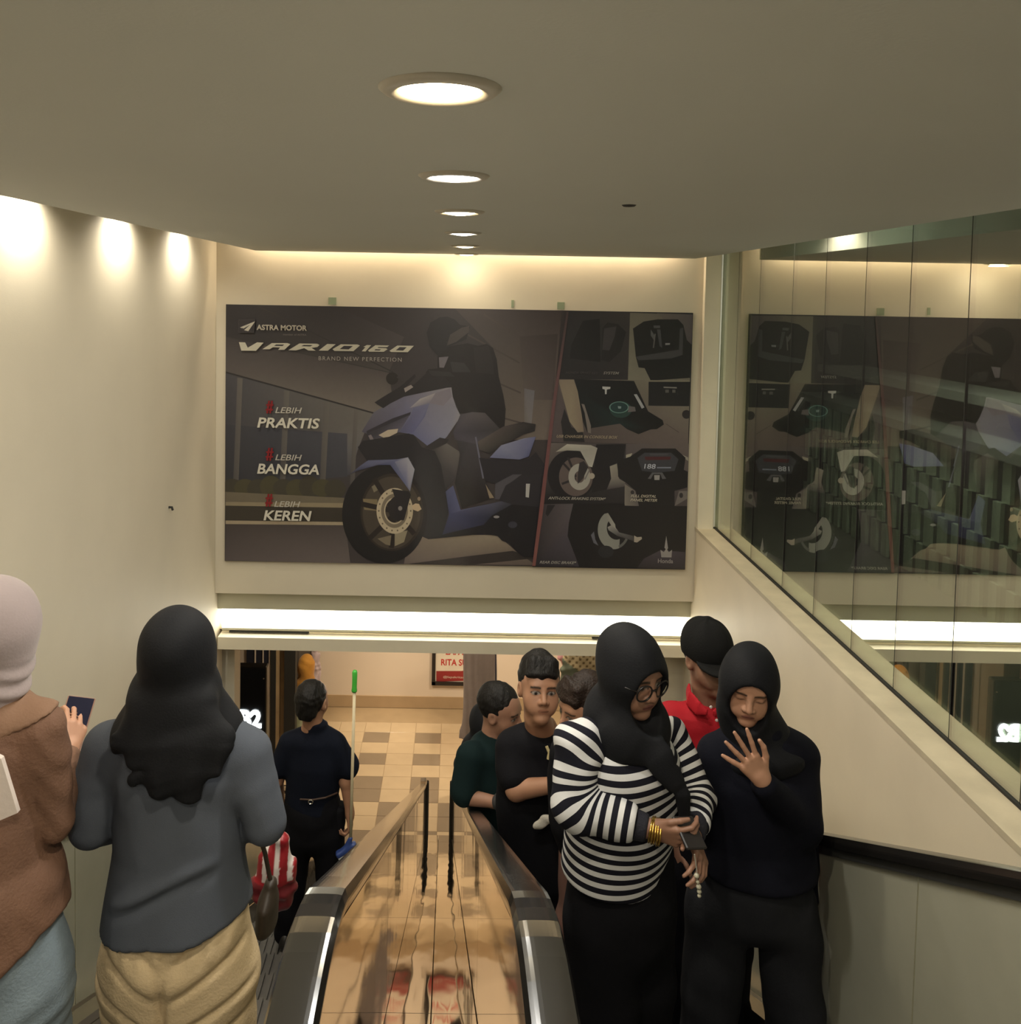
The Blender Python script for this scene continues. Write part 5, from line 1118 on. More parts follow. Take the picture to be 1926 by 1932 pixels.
# ---- bags on the left escalator
def bags():
    Y = 3.15; p = at(513, 1640, Y)
    b = empty('checked_bag', at(515, 1702, Y), 'red and white checked carrier bag beside the man in navy', 'bag')
    def ck(V):
        c = np.zeros((len(V), 3)); c[:] = (0.28, 0.012, 0.02); z0 = at(510, 1640, Y)[2]
        st = (np.sin(V[:, 0]*130) > 0.2) & (V[:, 2] > z0-0.02); c[st] = (0.62, 0.56, 0.54)
        c[V[:, 2] < z0-0.03] = (0.13, 0.012, 0.018); return c
    sdf_obj('bag', [('u', loft([at(528, 1585, Y), at(522, 1625, Y), at(515, 1672, Y), at(528, 1690, Y)], [0.035, 0.075, 0.088, 0.07], [0.03, 0.05, 0.06, 0.05], (1, 0, 0)), 0)], 0.006, mat('checked plastic', (1, 1, 1), 0.35, attr='Col', var=0.1), b, wr(60, 0.007), colf=ck)
    mesh('handle', *tube([at(520, 1600, Y), at(524, 1575, Y), at(530, 1600, Y)], 0.005), MATS['checked plastic'], b)
    Y = 2.42
    b = empty('brown_bag', at(506, 1752, Y), 'dark brown shoulder bag beside the right hip of the woman in the grey sweater', 'bag')
    sdf_obj('bag', [('u', loft([at(511, 1668, Y), at(506, 1700, Y), at(504, 1738, Y)], [0.020, 0.030, 0.030], [0.03, 0.06, 0.07], (1, 0, 0)), 0)], 0.005, mat('dark brown leather', (0.030, 0.021, 0.014), 0.5, var=0.15, bump=0.1), b, wr(40, 0.003))
    mesh('strap', *tube([at(511, 1665, Y), at(500, 1610, Y-0.02), at(485, 1560, Y-0.05)], 0.007), MATS['dark brown leather'], b)
bags()

# ---- woman in the striped sweater
def stripe_mat():
    m = mat('striped knit', (1, 1, 1), 0.9, var=0.05, scale=20, bump=0.1, bscale=420, spec=0.15); nt = m.node_tree; L = nt.links
    a = nt.nodes.new('ShaderNodeAttribute'); a.attribute_name = 'Col'; sp = nt.nodes.new('ShaderNodeSeparateColor'); L.new(a.outputs['Color'], sp.inputs[0])
    mu = nt.nodes.new('ShaderNodeMath'); mu.operation = 'MULTIPLY'; mu.inputs[1].default_value = 1/0.0325; L.new(sp.outputs[0], mu.inputs[0])
    fr = nt.nodes.new('ShaderNodeMath'); fr.operation = 'FRACT'; L.new(mu.outputs[0], fr.inputs[0])
    gt = nt.nodes.new('ShaderNodeMath'); gt.operation = 'GREATER_THAN'; gt.inputs[1].default_value = 0.52; L.new(fr.outputs[0], gt.inputs[0])
    mx = nt.nodes.new('ShaderNodeMix'); mx.data_type = 'RGBA'; mx.inputs['A'].default_value = (0.010, 0.010, 0.016, 1); mx.inputs['B'].default_value = (0.60, 0.60, 0.60, 1)
    L.new(gt.outputs[0], mx.inputs['Factor'])
    vm = [n for n in nt.nodes if n.type == 'VECT_MATH'][0]; L.new(mx.outputs['Result'], vm.inputs[0])
    return m
def striped_woman():
    Y = 2.45; f = Fr(at(1190, 1266, 2.42), 150, -11); bf = Fr(at(1170, 1450, Y), 148, 0); sd = bf.R[0]; fw = bf.R[1]
    J = dict(neck=at(1168, 1352, 2.46), chest=at(1176, 1450, Y), waist=at(1170, 1545, Y), hip=at(1172, 1690, 2.47), shR=at(1090, 1408, 2.37), elR=at(1086, 1518, 2.32), wrR=at(1228, 1565, 2.25), shL=at(1262, 1392, 2.55), elL=at(1316, 1505, 2.46), wrL=at(1306, 1578, 2.30))
    legs(J, tread(2.47), sd, fw, 0.085)
    t = person('woman in a black and white striped sweater, glasses and black headscarf', A(J['hip'][0], 2.47, tread(2.47)))
    cf = skin_col(SK2)
    hr = hand_fr(J['wrR'], at(1300, 1586, 2.20)-J['wrR'], A(0.05, -0.35, 0.9), (0, -0.9, 0.35)); hl = hand_fr(J['wrL'], at(1322, 1622, 2.22)-J['wrL'], A(-0.5, -0.5, 0.6), (0.7, -0.2, -0.5))
    fa = lambda q: [('u', cap(lerp(J['el'+q], J['wr'+q], 0.6), J['wr'+q], 0.029, 0.023), 0)]
    hp = lambda h: [(a, b, 0.012 if i == 0 else c) for i, (a, b, c) in enumerate(h)]
    body(t, [(head_ops(f, 0.98, ears=False, lids=True)+[('u', cap(f.w((0, -0.01, -0.06)), J['neck'], 0.05, 0.055), 0.03)], 0.0036, skin_col(SK2, f, 0.98, lids=False, lipcol=(0.22, 0.06, 0.06))), (core(J, sd), 0.018, cf),
             (fa('R')+hp(hand_prims(hr, (36, 44, 48, 52), (4, 1, -2, -5), (26, 12, 30), 0.90)), 0.0034, cf), (fa('L')+hp(hand_prims(hl, (30, 30, 32, 34), s=0.92)), 0.0038, cf)])
    sm = stripe_mat(); x0 = J['chest']
    def u_t(V): c = np.zeros((len(V), 3)); c[:, 0] = V[:, 2]+3.0+0.018*np.sin(8*((V-x0)@sd))-0.03*((V-x0)@sd); return c
    o = [('u', loft([J['neck'], at(1168, 1392, 2.46), J['chest'], J['waist'], at(1160, 1625, 2.46)], [0.10, 0.150, 0.180, 0.180, 0.168], [0.095, 0.120, 0.156, 0.158, 0.150], sd), 0), ('i', half(at(1160, 1640, 2.46), (-0.08, 0, -1)), 0.012)]
    sw = sdf_obj('sweater', o, 0.0065, sm, t, wr(20, 0.007, 0.4), colf=u_t)
    for q, rr in (('R', (0.060, 0.066, 0.070, 0.050)), ('L', (0.050, 0.054, 0.056, 0.046))):
        n0 = at(1132, 1384, 2.42) if q == 'R' else at(1225, 1380, 2.52); a, e, w = J['sh'+q], J['el'+q], J['wr'+q]; w2 = lerp(e, w, 0.70 if q == 'R' else 0.62)
        ch = [n0, a, e, w2]; d2 = (w2-e)/np.linalg.norm(w2-e)
        def u_s(V, ch=ch):
            D, U, acc = [], [], 3.0
            for p, r in zip(ch[:-1], ch[1:]):
                L = np.linalg.norm(r-p); d = (r-p)/L; tt = (V-p)@d; D.append(np.linalg.norm(V-p-np.clip(tt, 0, L)[:, None]*d, axis=1)); U.append(acc+tt); acc += L
            D = np.array(D); U = np.array(U); W_ = np.exp(-(D-D.min(0))/0.010); c = np.zeros((len(V), 3)); c[:, 0] = (W_*U).sum(0)/W_.sum(0); return c
        sdf_obj('sleeve', [('u', cap(n0, a, rr[0]*0.8, rr[1]), 0), ('u', cap(a, e, rr[1], rr[2]), 0.03), ('u', cap(e, w2, rr[2], rr[3]), 0.02), ('i', half(w2+d2*0.02, d2), 0.01)], 0.0060, sm, sw, wr(34, 0.006, 1.1), colf=u_s)
        c0 = lerp(e, w, 0.70 if q == 'R' else 0.66)
        sdf_obj('cuff', [('u', cap(c0, lerp(e, w, 0.96), 0.043 if q == 'R' else 0.040, 0.035), 0), ('i', half(lerp(e, w, 0.955), d2), 0.004)], 0.005, mat('navy rib knit', (0.010, 0.010, 0.018), 0.85, bump=0.3, bscale=200), sw)
    drp = [('u', loft([f.w((0, 0, -0.10)), at(1170, 1348, 2.46), at(1185, 1372, 2.43)], [0.075, 0.118, 0.130], [0.080, 0.105, 0.120], sd), 0.03), ('u', loft([at(1160, 1358, 2.40), at(1205, 1392, 2.335), at(1240, 1430, 2.305), at(1275, 1480, 2.29)], [0.080, 0.060, 0.040, 0.022], [0.030, 0.018, 0.014, 0.010], A(0.6, 0, 0.6)), 0.02),
           ('u', loft([at(1268, 1455, 2.30), at(1287, 1500, 2.285), at(1290, 1548, 2.29)], [0.024, 0.024, 0.020], [0.010, 0.009, 0.008], (1, 0, 0)), 0.01)]
    sdf_obj('headscarf', hijab_ops(f, 1.0, True, drp, face=(0.062, 0.085, 0.092), fz=-0.032, grow=1.03), 0.0055, m_blackscarf, t, wr(26, 0.003))
    trousers(J, sd, m_blackcloth, t, (0.172, 0.150, 0.118, 0.10, 0.095), 0.010, wr(18, 0.006))
    shoes(J, fw, m_shoe, t)
    # glasses
    g = mat('black glasses frame', (0.012, 0.010, 0.010), 0.25); s = 0.98
    parts = []
    for q in (1, -1): parts.append(torus(f.w(A(0.034*q, 0.100, -0.002)*s), 0.026*s, 0.0026*s, f.R[1]+0.12*q*f.R[0]-0.05*f.R[2], 28, 8)); parts.append(tube([f.w(A(0.060*q, 0.096, 0.008)*s), f.w(A(0.082*q, 0.07, 0.010)*s), f.w(A(0.084*q, 0.0, 0.006)*s)], 0.0026*s))
    parts.append(tube([f.w(A(-0.010, 0.103, 0.004)*s), f.w(A(0, 0.106, 0.006)*s), f.w(A(0.010, 0.103, 0.004)*s)], 0.0026*s)); mesh('glasses', *join(*parts), g, t, smooth=True)
    # gold bangles
    ax = (J['wrR']-J['elR']); ax /= np.linalg.norm(ax)
    for k in range(5): mesh('bangle', *torus(J['wrR']+ax*(0.000+0.0065*k), 0.0335+0.0015*(k % 2), 0.0031, ax+A(0.05*(k-2), 0, 0.03*(k % 2)), 32, 8, 0.94), mat('gold', (0.78, 0.50, 0.13), 0.22, 1.0, var=0.05), t, smooth=True)
    # phone with a beaded charm
    c = at(1310, 1592, 2.185); u = A(0.9, 0.35, -0.2); u /= np.linalg.norm(u); v = A(0.25, 0.95, 0.30); v -= u*(u@v); v /= np.linalg.norm(v); n = np.cross(u, v); R = np.array([u, v, n])
    ph = empty('mobile_phone', c-(0, 0, 0.06), 'dark mobile phone with a dangling charm in the hands of the striped woman', 'phone')
    V, Fc = bevbox((-0.034, -0.015, -0.005), (0.034, 0.075, 0.005), 0.003); mesh('case', [c+np.array(p)@R for p in V], Fc, mat('black phone case', (0.02, 0.017, 0.017), 0.3), ph)
    cp = [at(1310, 1612, 2.16), at(1314, 1640, 2.16), at(1315, 1665, 2.16), at(1319, 1690, 2.16)]
    mesh('charm_cord', *tube(cp, 0.0018, 6), mat('pale cord', (0.35, 0.33, 0.28), 0.5), ph)
    for k, (x, y, r) in enumerate(((1314, 1652, 0.0075), (1316, 1664, 0.005), (1318, 1673, 0.0075), (1319, 1682, 0.0065), (1319, 1690, 0.0055))): V, Fc = lathe(at(x, y, 2.16), [(0.0001, -r), (0.7*r, -0.7*r), (r, 0), (0.7*r, 0.7*r), (0.0001, r)], 12); mesh('bead', V, Fc, mat('pale bead', (0.45, 0.43, 0.33), 0.25), ph, smooth=True)
striped_woman()

# ---- woman in black with her hand on her chest
def black_woman():
    Y = 2.60; f = Fr(at(1413, 1290, 2.58), 197, -15, 4); bf = Fr(at(1425, 1480, Y), 186, 0); sd = bf.R[0]; fw = bf.R[1]
    J = dict(neck=at(1425, 1382, 2.60), chest=at(1428, 1480, Y), waist=at(1424, 1575, Y), hip=at(1420, 1665, Y), shR=at(1348, 1428, Y), elR=at(1342, 1545, Y), wrR=at(1365, 1610, 2.74), shL=at(1502, 1430, Y), elL=at(1508, 1556, 2.54), wrL=at(1438, 1472, 2.405))
    legs(J, tread(Y), sd, fw, 0.112); J['knL'] += A(0.03, 0, 0); J['anL'] += A(0.05, 0, 0); J['knR'] -= A(0.02, 0, 0); J['anR'] -= A(0.02, 0, 0)
    t = person('woman all in black with a black headscarf, her hand spread on her chest', A(J['hip'][0], Y, tread(Y)))
    cf = skin_col(SK1)
    hl = hand_fr(J['wrL'], at(1396, 1412, 2.395)-J['wrL'], A(0.5, 0, 0.6), (0, -1, 0.1)); hr = hand_fr(J['wrR'], A(0, -0.1, -1), A(0.3, -0.8, 0), (-1, 0, 0))
    hp = lambda h: [(a, b, 0.012 if i == 0 else c) for i, (a, b, c) in enumerate(h)]
    body(t, [(head_ops(f, 0.92, ears=False)+[('u', cap(f.w((0, -0.01, -0.06)), J['neck'], 0.048, 0.055), 0.03)], 0.0033, skin_col(SK1, f, 0.92, lids=True, brow=(0.05, 0.03, 0.02), lipcol=(0.26, 0.09, 0.08))), (core(J, sd), 0.018, cf),
             ([('u', cap(lerp(J['elL'], J['wrL'], 0.6), J['wrL'], 0.028, 0.021), 0)]+hp(hand_prims(hl, (4, 3, 4, 6), (16, 3, -10, -26), (38, 18, 4), 0.93)), 0.0030, cf), (hp(hand_prims(hr, s=0.9)), 0.005, cf)])
    o = [('u', loft([J['neck'], at(1427, 1422, Y), J['chest'], J['waist'], at(1424, 1630, Y)], [0.090, 0.160, 0.178, 0.174, 0.188], [0.085, 0.105, 0.130, 0.130, 0.158], sd), 0)]
    for q, rr in (('R', (0.060, 0.054, 0.044)), ('L', (0.068, 0.062, 0.040))): o += [('u', cap(J['sh'+q], J['el'+q], rr[0], rr[1]), 0.03), ('u', cap(J['el'+q], lerp(J['el'+q], J['wr'+q], 0.92), rr[1], rr[2]), 0.02)]
    o += [('i', half(at(1424, 1632, Y), (0, 0, -1)), 0.01)]
    mb = mat('blue black cloth', (0.0055, 0.006, 0.011), 0.85, var=0.15, scale=8, bump=0.1, bscale=160, spec=0.12)
    bl = sdf_obj('blouse', o, 0.0075, mb, t, wr(20, 0.006))
    sdf_obj('tunic_tail', [('u', loft([at(1520, 1545, 2.64), at(1527, 1630, 2.64), at(1529, 1690, 2.64)], [0.034, 0.026, 0.020], [0.05, 0.05, 0.04], (1, 0, 0)), 0)], 0.007, mb, bl, wr(30, 0.003))
    drp = [('u', loft([f.w((0, -0.01, -0.09)), at(1428, 1392, 2.60), at(1432, 1425, 2.59)], [0.078, 0.105, 0.145], [0.082, 0.092, 0.108], sd), 0.05), ('i', half(at(1425, 1470, 2.5), (0.05, 0.35, -1)), 0.01)]
    sdf_obj('headscarf', hijab_ops(f, 0.94, True, drp, face=(0.066, 0.092, 0.094), fz=-0.026, grow=1.02), 0.0055, m_blackscarf, t, wr(28, 0.002))
    trousers(J, sd, mat('charcoal cloth', (0.018, 0.019, 0.023), 0.9, var=0.12, scale=9, bump=0.1, bscale=160, spec=0.12), t, (0.168, 0.130, 0.104, 0.092, 0.098), 0.0085, wr(16, 0.008, 2.0))
    mesh('bracelet', *torus(lerp(J['elL'], J['wrL'], 0.965), 0.0235, 0.0022, J['wrL']-J['elL'], 26, 6), m_skirt, t, smooth=True)
    shoes(J, fw, m_shoe, t)
black_woman()

# ---- man in the red polo and black cap
def red_man():
    Y = 3.10; f = Fr(at(1336, 1242, 3.08), 163, -3, -3); bf = Fr(at(1340, 1400, Y), 172, 0); sd = bf.R[0]; fw = bf.R[1]
    J = dict(neck=at(1342, 1322, 3.11), chest=at(1342, 1410, Y), waist=at(1340, 1520, Y), hip=at(1338, 1600, Y), shR=at(1268, 1358, Y), elR=at(1258, 1480, Y), wrR=at(1275, 1590, 3.05), shL=at(1418, 1362, Y), elL=at(1430, 1480, Y), wrL=at(1420, 1590, 3.05))
    legs(J, tread(Y), sd, fw, 0.09)
    t = person('man in a red polo shirt and black cap behind the two women', A(J['hip'][0], Y, tread(Y)))
    cf = skin_col(SK2)
    hr = hand_fr(J['wrR'], A(0, -0.1, -1), A(0.3, -0.8, 0), (-1, 0, 0)); hl = hand_fr(J['wrL'], A(0, -0.1, -1), A(-0.3, -0.8, 0), (1, 0, 0))
    arm = lambda q, h: [('u', cap(lerp(J['sh'+q], J['el'+q], 0.5), J['el'+q], 0.038, 0.034), 0), ('u', cap(J['el'+q], J['wr'+q], 0.034, 0.023), 0.02)]+[(a, b, 0.012 if i == 0 else c) for i, (a, b, c) in enumerate(hand_prims(h))]
    body(t, [(head_ops(f, 1.0, male=True)+[('u', loft([f.w((0, -0.02, -0.05)), f.w((0, -0.015, -0.11)), J['neck']+(0, 0, -0.02)], [0.056, 0.054, 0.062], [0.058, 0.055, 0.06], f.R[0]), 0.03)], 0.0042, skin_col(SK2, f)), (core(J, sd), 0.02, cf), (arm('R', hr), 0.007, cf), (arm('L', hl), 0.007, cf)])
    sdf_obj('hair', [('u', ell((0, -0.022, 0.030), (0.080, 0.098, 0.085), f), 0), ('s', ell((0, 0.13, -0.03), (0.11, 0.10, 0.12), f), 0.01), ('s', ell((0, 0.03, -0.085), (0.14, 0.085, 0.09), f), 0.01)], 0.006, m_hair, t)
    m = mat('red pique', (0.36, 0.010, 0.018), 0.75, var=0.08, scale=9, bump=0.12, bscale=260, spec=0.2)
    o = [('u', loft([at(1342, 1336, 3.12), at(1342, 1362, Y), J['chest'], J['waist'], at(1339, 1525, Y)], [0.085, 0.170, 0.178, 0.158, 0.155], [0.075, 0.100, 0.120, 0.115, 0.118], sd), 0)]
    for q in 'LR': o.append(('u', cap(J['sh'+q], lerp(J['sh'+q], J['el'+q], 0.7), 0.066, 0.064), 0.03))
    sh = sdf_obj('polo_shirt', o, 0.0075, m, t, wr(22, 0.006))
    cpts = [(1298, 1300, 3.13), (1300, 1318, 3.06), (1316, 1336, 3.01), (1332, 1344, 2.99)]; sdf_obj('collar', [('u', loft([at(*p) for p in cpts], [0.026, 0.030, 0.028, 0.014], [0.007]*4, A(0.2, 0.1, 1)), 0)], 0.005, m, sh)
    cpts = [(1386, 1302, 3.13), (1380, 1322, 3.06), (1362, 1340, 3.01), (1348, 1346, 2.99)]; sdf_obj('collar', [('u', loft([at(*p) for p in cpts], [0.026, 0.030, 0.028, 0.014], [0.007]*4, A(-0.2, 0.1, 1)), 0)], 0.005, m, sh)
    for x, y in ((1341, 1334), (1352, 1359)): V, Fc = lathe((0, 0, 0), [(0.0001, 0.003), (0.005, 0.002), (0.006, 0)], 10); p = at(x, y, 2.975); mesh('button', [(p[0]+v[0], p[1]-v[2], p[2]+v[1]) for v in V], Fc, mat('pale button', (0.7, 0.62, 0.6), 0.3), sh)
    mc = mat('black cap cloth', (0.008, 0.008, 0.008), 0.85, var=0.2, bump=0.15, bscale=200, spec=0.15)
    cp_ = sdf_obj('cap', [('u', ell((0, -0.010, 0.045), (0.091, 0.114, 0.106), f), 0), ('i', half(f.w((0, 0, 0.016)), -f.R[1]*0.08-f.R[2]), 0.006), ('u', ell((0, -0.012, 0.151), (0.010, 0.010, 0.007), f), 0.006)], 0.0045, mc, t, lambda P: 0.0015*np.sin(6*np.arctan2(f.l(P)[:, 0], f.l(P)[:, 1]+0.012))-0.001)
    sdf_obj('cap_brim', [('u', Pr(lambda P: (lambda q: np.maximum(np.sqrt((q[:, 0]/0.085)**2+((q[:, 1]-0.075)/0.095)**2)*0.085-0.085, np.abs(q[:, 2]-0.028+1.6*q[:, 0]**2+0.16*(q[:, 1]-0.07))-0.005))(f.l(P)), f.o-0.22, f.o+0.22), 0), ('s', ell((0, -0.012, 0.045), (0.070, 0.082, 0.09), f), 0.002)], 0.0035, mc, cp_)
    trousers(J, sd, m_blackcloth, t, (0.172, 0.125, 0.10, 0.085, 0.08), 0.014); shoes(J, fw, m_shoe, t)
red_man()

def short_hair(f, s=1.0, top_=0.0, fringe=True, part=0.0):
    o = [('u', ell(A(0, -0.020, 0.042+top_*0.5)*s, A(0.084, 0.102, 0.092+top_)*s, f), 0), ('s', ell(A(0, 0.135, -0.055)*s, A(0.085, 0.085, 0.115)*s, f), 0.008), ('s', ell(A(0, 0.045, -0.10)*s, A(0.15, 0.085, 0.10)*s, f), 0.010)]
    if fringe:
        for k in range(7):
            x = -0.054+0.018*k; o.append(('u', cap(f.w(A(x*0.8, 0.045, 0.098+top_)*s), f.w(A(x+0.006, 0.080-0.25*abs(x), 0.070+0.003*(k % 3))*s), 0.021*s, 0.013*s), 0.018))
    return o
# ---- young man in the black T-shirt
def tee_man():
    Y = 3.30; f = Fr(at(1017, 1300, 3.28), 174, 12, 4); bf = Fr(at(1015, 1450, Y), 165, 0); sd = bf.R[0]; fw = bf.R[1]
    J = dict(neck=at(1022, 1376, 3.32), chest=at(1014, 1460, Y), waist=at(1015, 1560, Y), hip=at(1030, 1640, Y+0.02), shR=at(960, 1412, 3.28), elR=at(974, 1490, 3.19), wrR=at(1066, 1478, 3.10), shL=at(1085, 1412, 3.36), elL=at(1098, 1500, 3.3), wrL=at(1105, 1570, 3.42))
    legs(J, tread(Y), sd, fw, 0.085)
    t = person('young man in a black T-shirt looking up at the camera, arm bent', A(J['hip'][0], Y+0.02, tread(Y)))
    cf = skin_col(SK3)
    hr = hand_fr(J['wrR'], A(1, -0.2, 0.1), A(0, -0.2, 1), (0, -1, 0)); hl = hand_fr(J['wrL'], A(0.1, 0.2, -1), A(-1, -0.2, 0), (1, 0, 0))
    arm = lambda q, h: [('u', cap(lerp(J['sh'+q], J['el'+q], 0.5), J['el'+q], 0.040, 0.038), 0), ('u', cap(J['el'+q], J['wr'+q], 0.041, 0.025), 0.02)]+[(a, b, 0.012 if i == 0 else c) for i, (a, b, c) in enumerate(hand_prims(h))]
    body(t, [(head_ops(f, 1.0, male=True)+[('u', loft([f.w((0, -0.02, -0.05)), f.w((0, -0.015, -0.11)), J['neck']+(0, 0, -0.03)], [0.055, 0.053, 0.065], [0.058, 0.055, 0.06], f.R[0]), 0.03)], 0.0038, skin_col(SK3, f)), (core(J, sd), 0.02, cf), (arm('R', hr), 0.005, cf), (arm('L', hl), 0.006, cf)])
    sdf_obj('hair', short_hair(f, 1.0, 0.012), 0.0048, m_hair, t, wr(120, 0.002))
    o = [('u', loft([at(1020, 1388, 3.32), at(1018, 1408, 3.31), J['chest'], J['waist'], at(1028, 1640, Y)], [0.070, 0.160, 0.172, 0.165, 0.168], [0.065, 0.095, 0.118, 0.115, 0.12], sd), 0)]
    for q in 'LR': o.append(('u', cap(J['sh'+q], lerp(J['sh'+q], J['el'+q], 0.72), 0.062, 0.062), 0.03))
    sh = sdf_obj('t_shirt', o, 0.009, m_blackcloth, t, wr(22, 0.006))
    mesh('chest_print', *tube([at(1031, 1408, 3.175), at(1036, 1420, 3.17), at(1034, 1432, 3.17)], 0.006, 6), mat('pale print', (0.5, 0.42, 0.22), 0.5), sh)
    trousers(J, sd, m_blackcloth, t, (0.162, 0.122, 0.10, 0.085, 0.08), 0.014); shoes(J, fw, m_shoe, t)
    c = at(1024, 1551, 3.15); b = empty('folded_tissue', c-(0, 0, 0.03), 'small white folded tissue held by the young man in the black T-shirt', 'tissue')
    fb = FrA(c, A(0.8, 0, 0.6), A(0, 1, 0)); sdf_obj('tissue', [('u', ell((0, 0, 0), (0.010, 0.042, 0.022), fb), 0)], 0.004, mat('white tissue', (0.62, 0.58, 0.50), 0.8, bump=0.3), b, wr(90, 0.003))
tee_man()

# ---- man in dark green leaning on the handrail
def green_man():
    Y = 3.80; f = Fr(at(944, 1342, 3.80), 118, -6, 0); bf = Fr(at(930, 1450, Y), 120, 0); sd = bf.R[0]; fw = bf.R[1]
    J = dict(neck=at(930, 1395, Y), chest=at(920, 1455, Y), waist=at(950, 1540, Y), hip=at(975, 1590, Y), shR=at(886, 1428, 3.70), elR=at(872, 1502, 3.66), wrR=at(938, 1514, 3.58), shL=at(965, 1428, 3.92), elL=at(985, 1500, 3.9), wrL=at(1000, 1540, 3.8))
    legs(J, tread(Y), sd, fw, 0.085)
    t = person('man in a dark green shirt leaning on the right inner handrail', A(J['hip'][0], Y, tread(Y)))
    cf = skin_col(SK2)
    hr = hand_fr(J['wrR'], A(1, -0.2, 0.1), A(0, -0.2, 1), (0, -1, 0)); hl = hand_fr(J['wrL'], A(0.5, -0.4, -0.5), A(0, -0.2, 1), (1, 0, 0))
    arm = lambda q, h: [('u', cap(lerp(J['sh'+q], J['el'+q], 0.5), J['el'+q], 0.038, 0.036), 0), ('u', cap(J['el'+q], J['wr'+q], 0.038, 0.025), 0.02)]+[(a, b, 0.012 if i == 0 else c) for i, (a, b, c) in enumerate(hand_prims(h))]
    body(t, [(head_ops(f, 1.0, male=True)+[('u', cap(f.w((0, -0.02, -0.05)), J['neck'], 0.055, 0.06), 0.03)], 0.005, skin_col(SK2, f)), (core(J, sd), 0.02, cf), (arm('R', hr), 0.006, cf), (arm('L', hl), 0.007, cf)])
    sdf_obj('hair', short_hair(f, 1.0, 0.0, False), 0.0055, m_hair, t, wr(110, 0.002))
    m = mat('dark green cotton', (0.005, 0.014, 0.015), 0.85, var=0.12, scale=8, bump=0.1, bscale=160, spec=0.12)
    o = [('u', loft([at(930, 1392, Y), at(926, 1418, Y), J['chest'], J['waist'], J['hip']], [0.066, 0.140, 0.160, 0.150, 0.150], [0.066, 0.105, 0.125, 0.12, 0.12], sd), 0), ('u', cap(J['shR'], lerp(J['shR'], J['elR'], 0.85), 0.068, 0.066), 0.03), ('u', cap(J['shL'], lerp(J['shL'], J['elL'], 0.8), 0.064, 0.062), 0.03)]
    sdf_obj('shirt', o, 0.009, m, t, wr(22, 0.006))
    sdf_obj('glove', [('u', ell(at(948, 1512, 3.57), (0.05, 0.035, 0.042)), 0)], 0.006, mat('grey glove', (0.035, 0.035, 0.036), 0.6), t, wr(60, 0.004))
    trousers(J, sd, m_blackcloth, t, (0.155, 0.12, 0.10, 0.085, 0.08), 0.014); shoes(J, fw, m_shoe, t)
green_man()

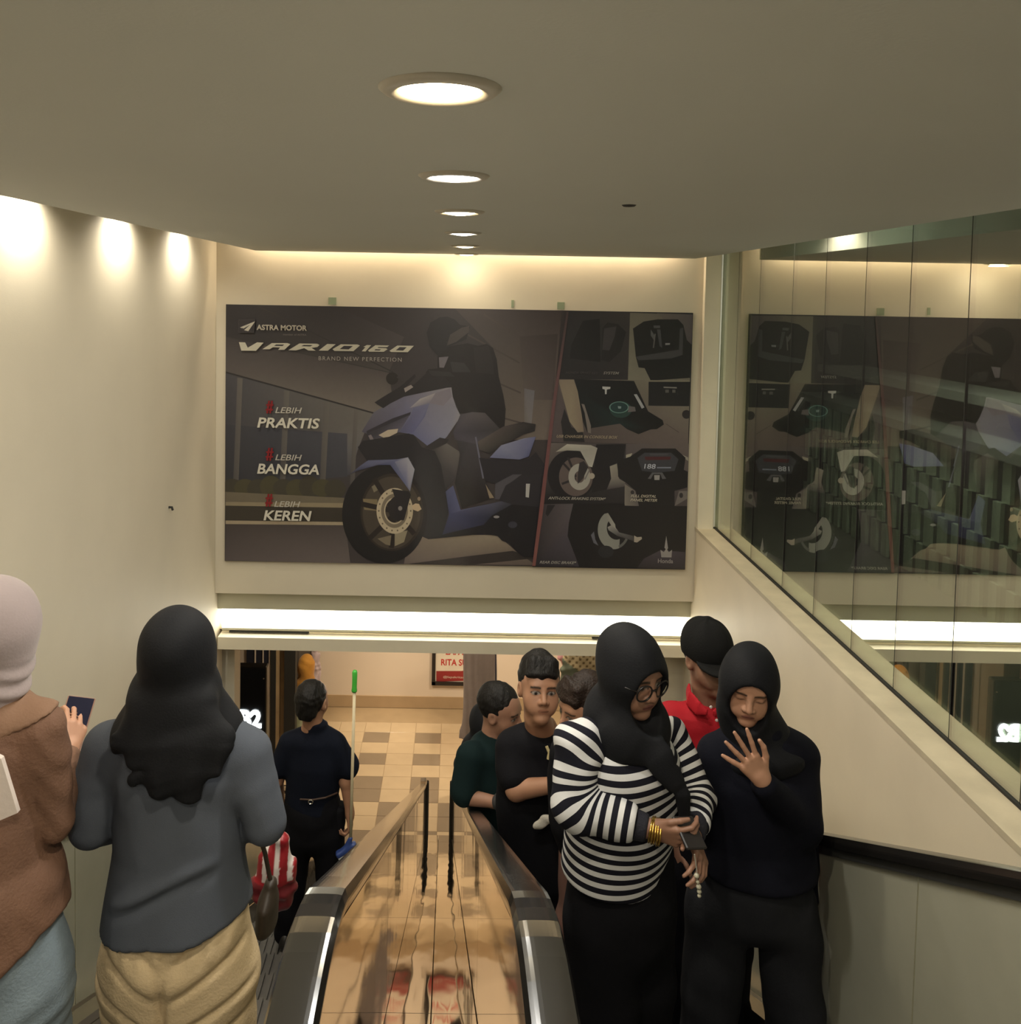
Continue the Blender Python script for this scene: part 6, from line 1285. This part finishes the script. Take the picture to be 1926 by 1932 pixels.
# ---- short brown-haired person and a far woman in black
def brown_hair():
    Y = 2.98; f = Fr(at(1103, 1338, Y), 246, -8); bf = Fr(at(1100, 1450, Y), 205, 0); sd = bf.R[0]; fw = bf.R[1]
    J = dict(neck=at(1098, 1402, Y), chest=at(1102, 1470, Y), waist=at(1100, 1550, Y), hip=at(1132, 1620, Y), shR=at(1066, 1430, Y), elR=at(1076, 1520, Y), wrR=at(1078, 1590, Y), shL=at(1160, 1430, Y), elL=at(1165, 1520, Y), wrL=at(1160, 1590, Y))
    legs(J, tread(Y), sd, fw, 0.08)
    t = person('person with short brown hair half hidden behind the striped sweater', A(J['hip'][0], Y, tread(Y)))
    cf = skin_col(SK3)
    body(t, [(head_ops(f, 0.95)+[('u', cap(f.w((0, -0.01, -0.06)), J['neck'], 0.048, 0.05), 0.03)], 0.006, skin_col(SK3, f, 0.95)), (core(J, sd, 0.8), 0.02, cf)])
    hm = mat('dark brown hair', (0.018, 0.010, 0.007), 0.55, var=0.4, scale=40, bump=0.5, bscale=110, spec=0.25)
    sdf_obj('hair', short_hair(f, 0.98, 0.004)+[('u', ell((0, -0.05, -0.03), (0.07, 0.06, 0.08), f), 0.02)], 0.006, hm, t, wr(90, 0.003))
    o = [('u', loft([J['neck'], at(1100, 1425, Y), J['chest'], J['waist'], J['hip']], [0.06, 0.125, 0.14, 0.13, 0.14], [0.055, 0.085, 0.10, 0.10, 0.105], sd), 0)]
    for q in 'LR': o += [('u', cap(J['sh'+q], J['el'+q], 0.045, 0.042), 0.03), ('u', cap(J['el'+q], J['wr'+q], 0.042, 0.036), 0.02)]
    sdf_obj('top', o, 0.012, m_blackcloth, t)
    z = tread(Y); sdf_obj('long_skirt', [('u', loft([J['hip']+(0, 0, 0.06), J['hip'], A(J['hip'][0], Y, z+0.12)], [0.14, 0.150, 0.165], [0.11, 0.12, 0.15], sd), 0), ('i', half((0, 0, z+0.03), (0, 0, -1)), 0.01)], 0.013, mat('dusty rose cloth', (0.17, 0.085, 0.065), 0.8, var=0.1), t, wr(24, 0.008))
    shoes(J, fw, m_shoe, t, 0.20)
brown_hair()
def far_woman():
    Y = 5.05; f = Fr(at(913, 1368, Y), 160, -5); bf = Fr(at(905, 1450, Y), 165, 0); sd = bf.R[0]; fw = bf.R[1]
    hx = at(930, 1500, Y)
    J = dict(neck=at(912, 1402, Y), chest=at(915, 1440, Y), waist=at(925, 1490, Y), hip=at(935, 1530, Y), shR=at(885, 1420, Y), elR=at(890, 1470, Y), wrR=at(905, 1500, Y-0.1), shL=at(950, 1420, Y), elL=at(960, 1470, Y), wrL=at(950, 1500, Y-0.1))
    legs(J, tread(Y), sd, fw, 0.08)
    t = person('far woman in a black headscarf behind the man in dark green', A(J['hip'][0], Y, tread(Y)))
    cf = skin_col(SK1)
    body(t, [(head_ops(f, 0.95, ears=False)+[('u', cap(f.w((0, -0.01, -0.06)), J['neck'], 0.048, 0.05), 0.03)], 0.006, skin_col(SK1, f, 0.95)), (core(J, sd, 0.8), 0.022, cf)])
    sdf_obj('headscarf', hijab_ops(f, 0.96, True, [('u', loft([f.w((0, 0, -0.09)), at(908, 1412, Y), at(906, 1440, Y)], [0.085, 0.13, 0.17], [0.085, 0.11, 0.13], sd), 0.03)]), 0.009, m_blackscarf, t)
    o = [('u', loft([J['neck'], J['chest'], J['waist'], J['hip']], [0.08, 0.15, 0.145, 0.155], [0.07, 0.11, 0.11, 0.12], sd), 0)]
    for q in 'LR': o += [('u', cap(J['sh'+q], J['el'+q], 0.05, 0.046), 0.03), ('u', cap(J['el'+q], J['wr'+q], 0.046, 0.038), 0.02)]
    sdf_obj('robe', o, 0.014, m_blackcloth, t); trousers(J, sd, m_blackcloth, t, (0.15, 0.12, 0.10, 0.09, 0.085), 0.016); shoes(J, fw, m_shoe, t, 0.2)
far_woman()
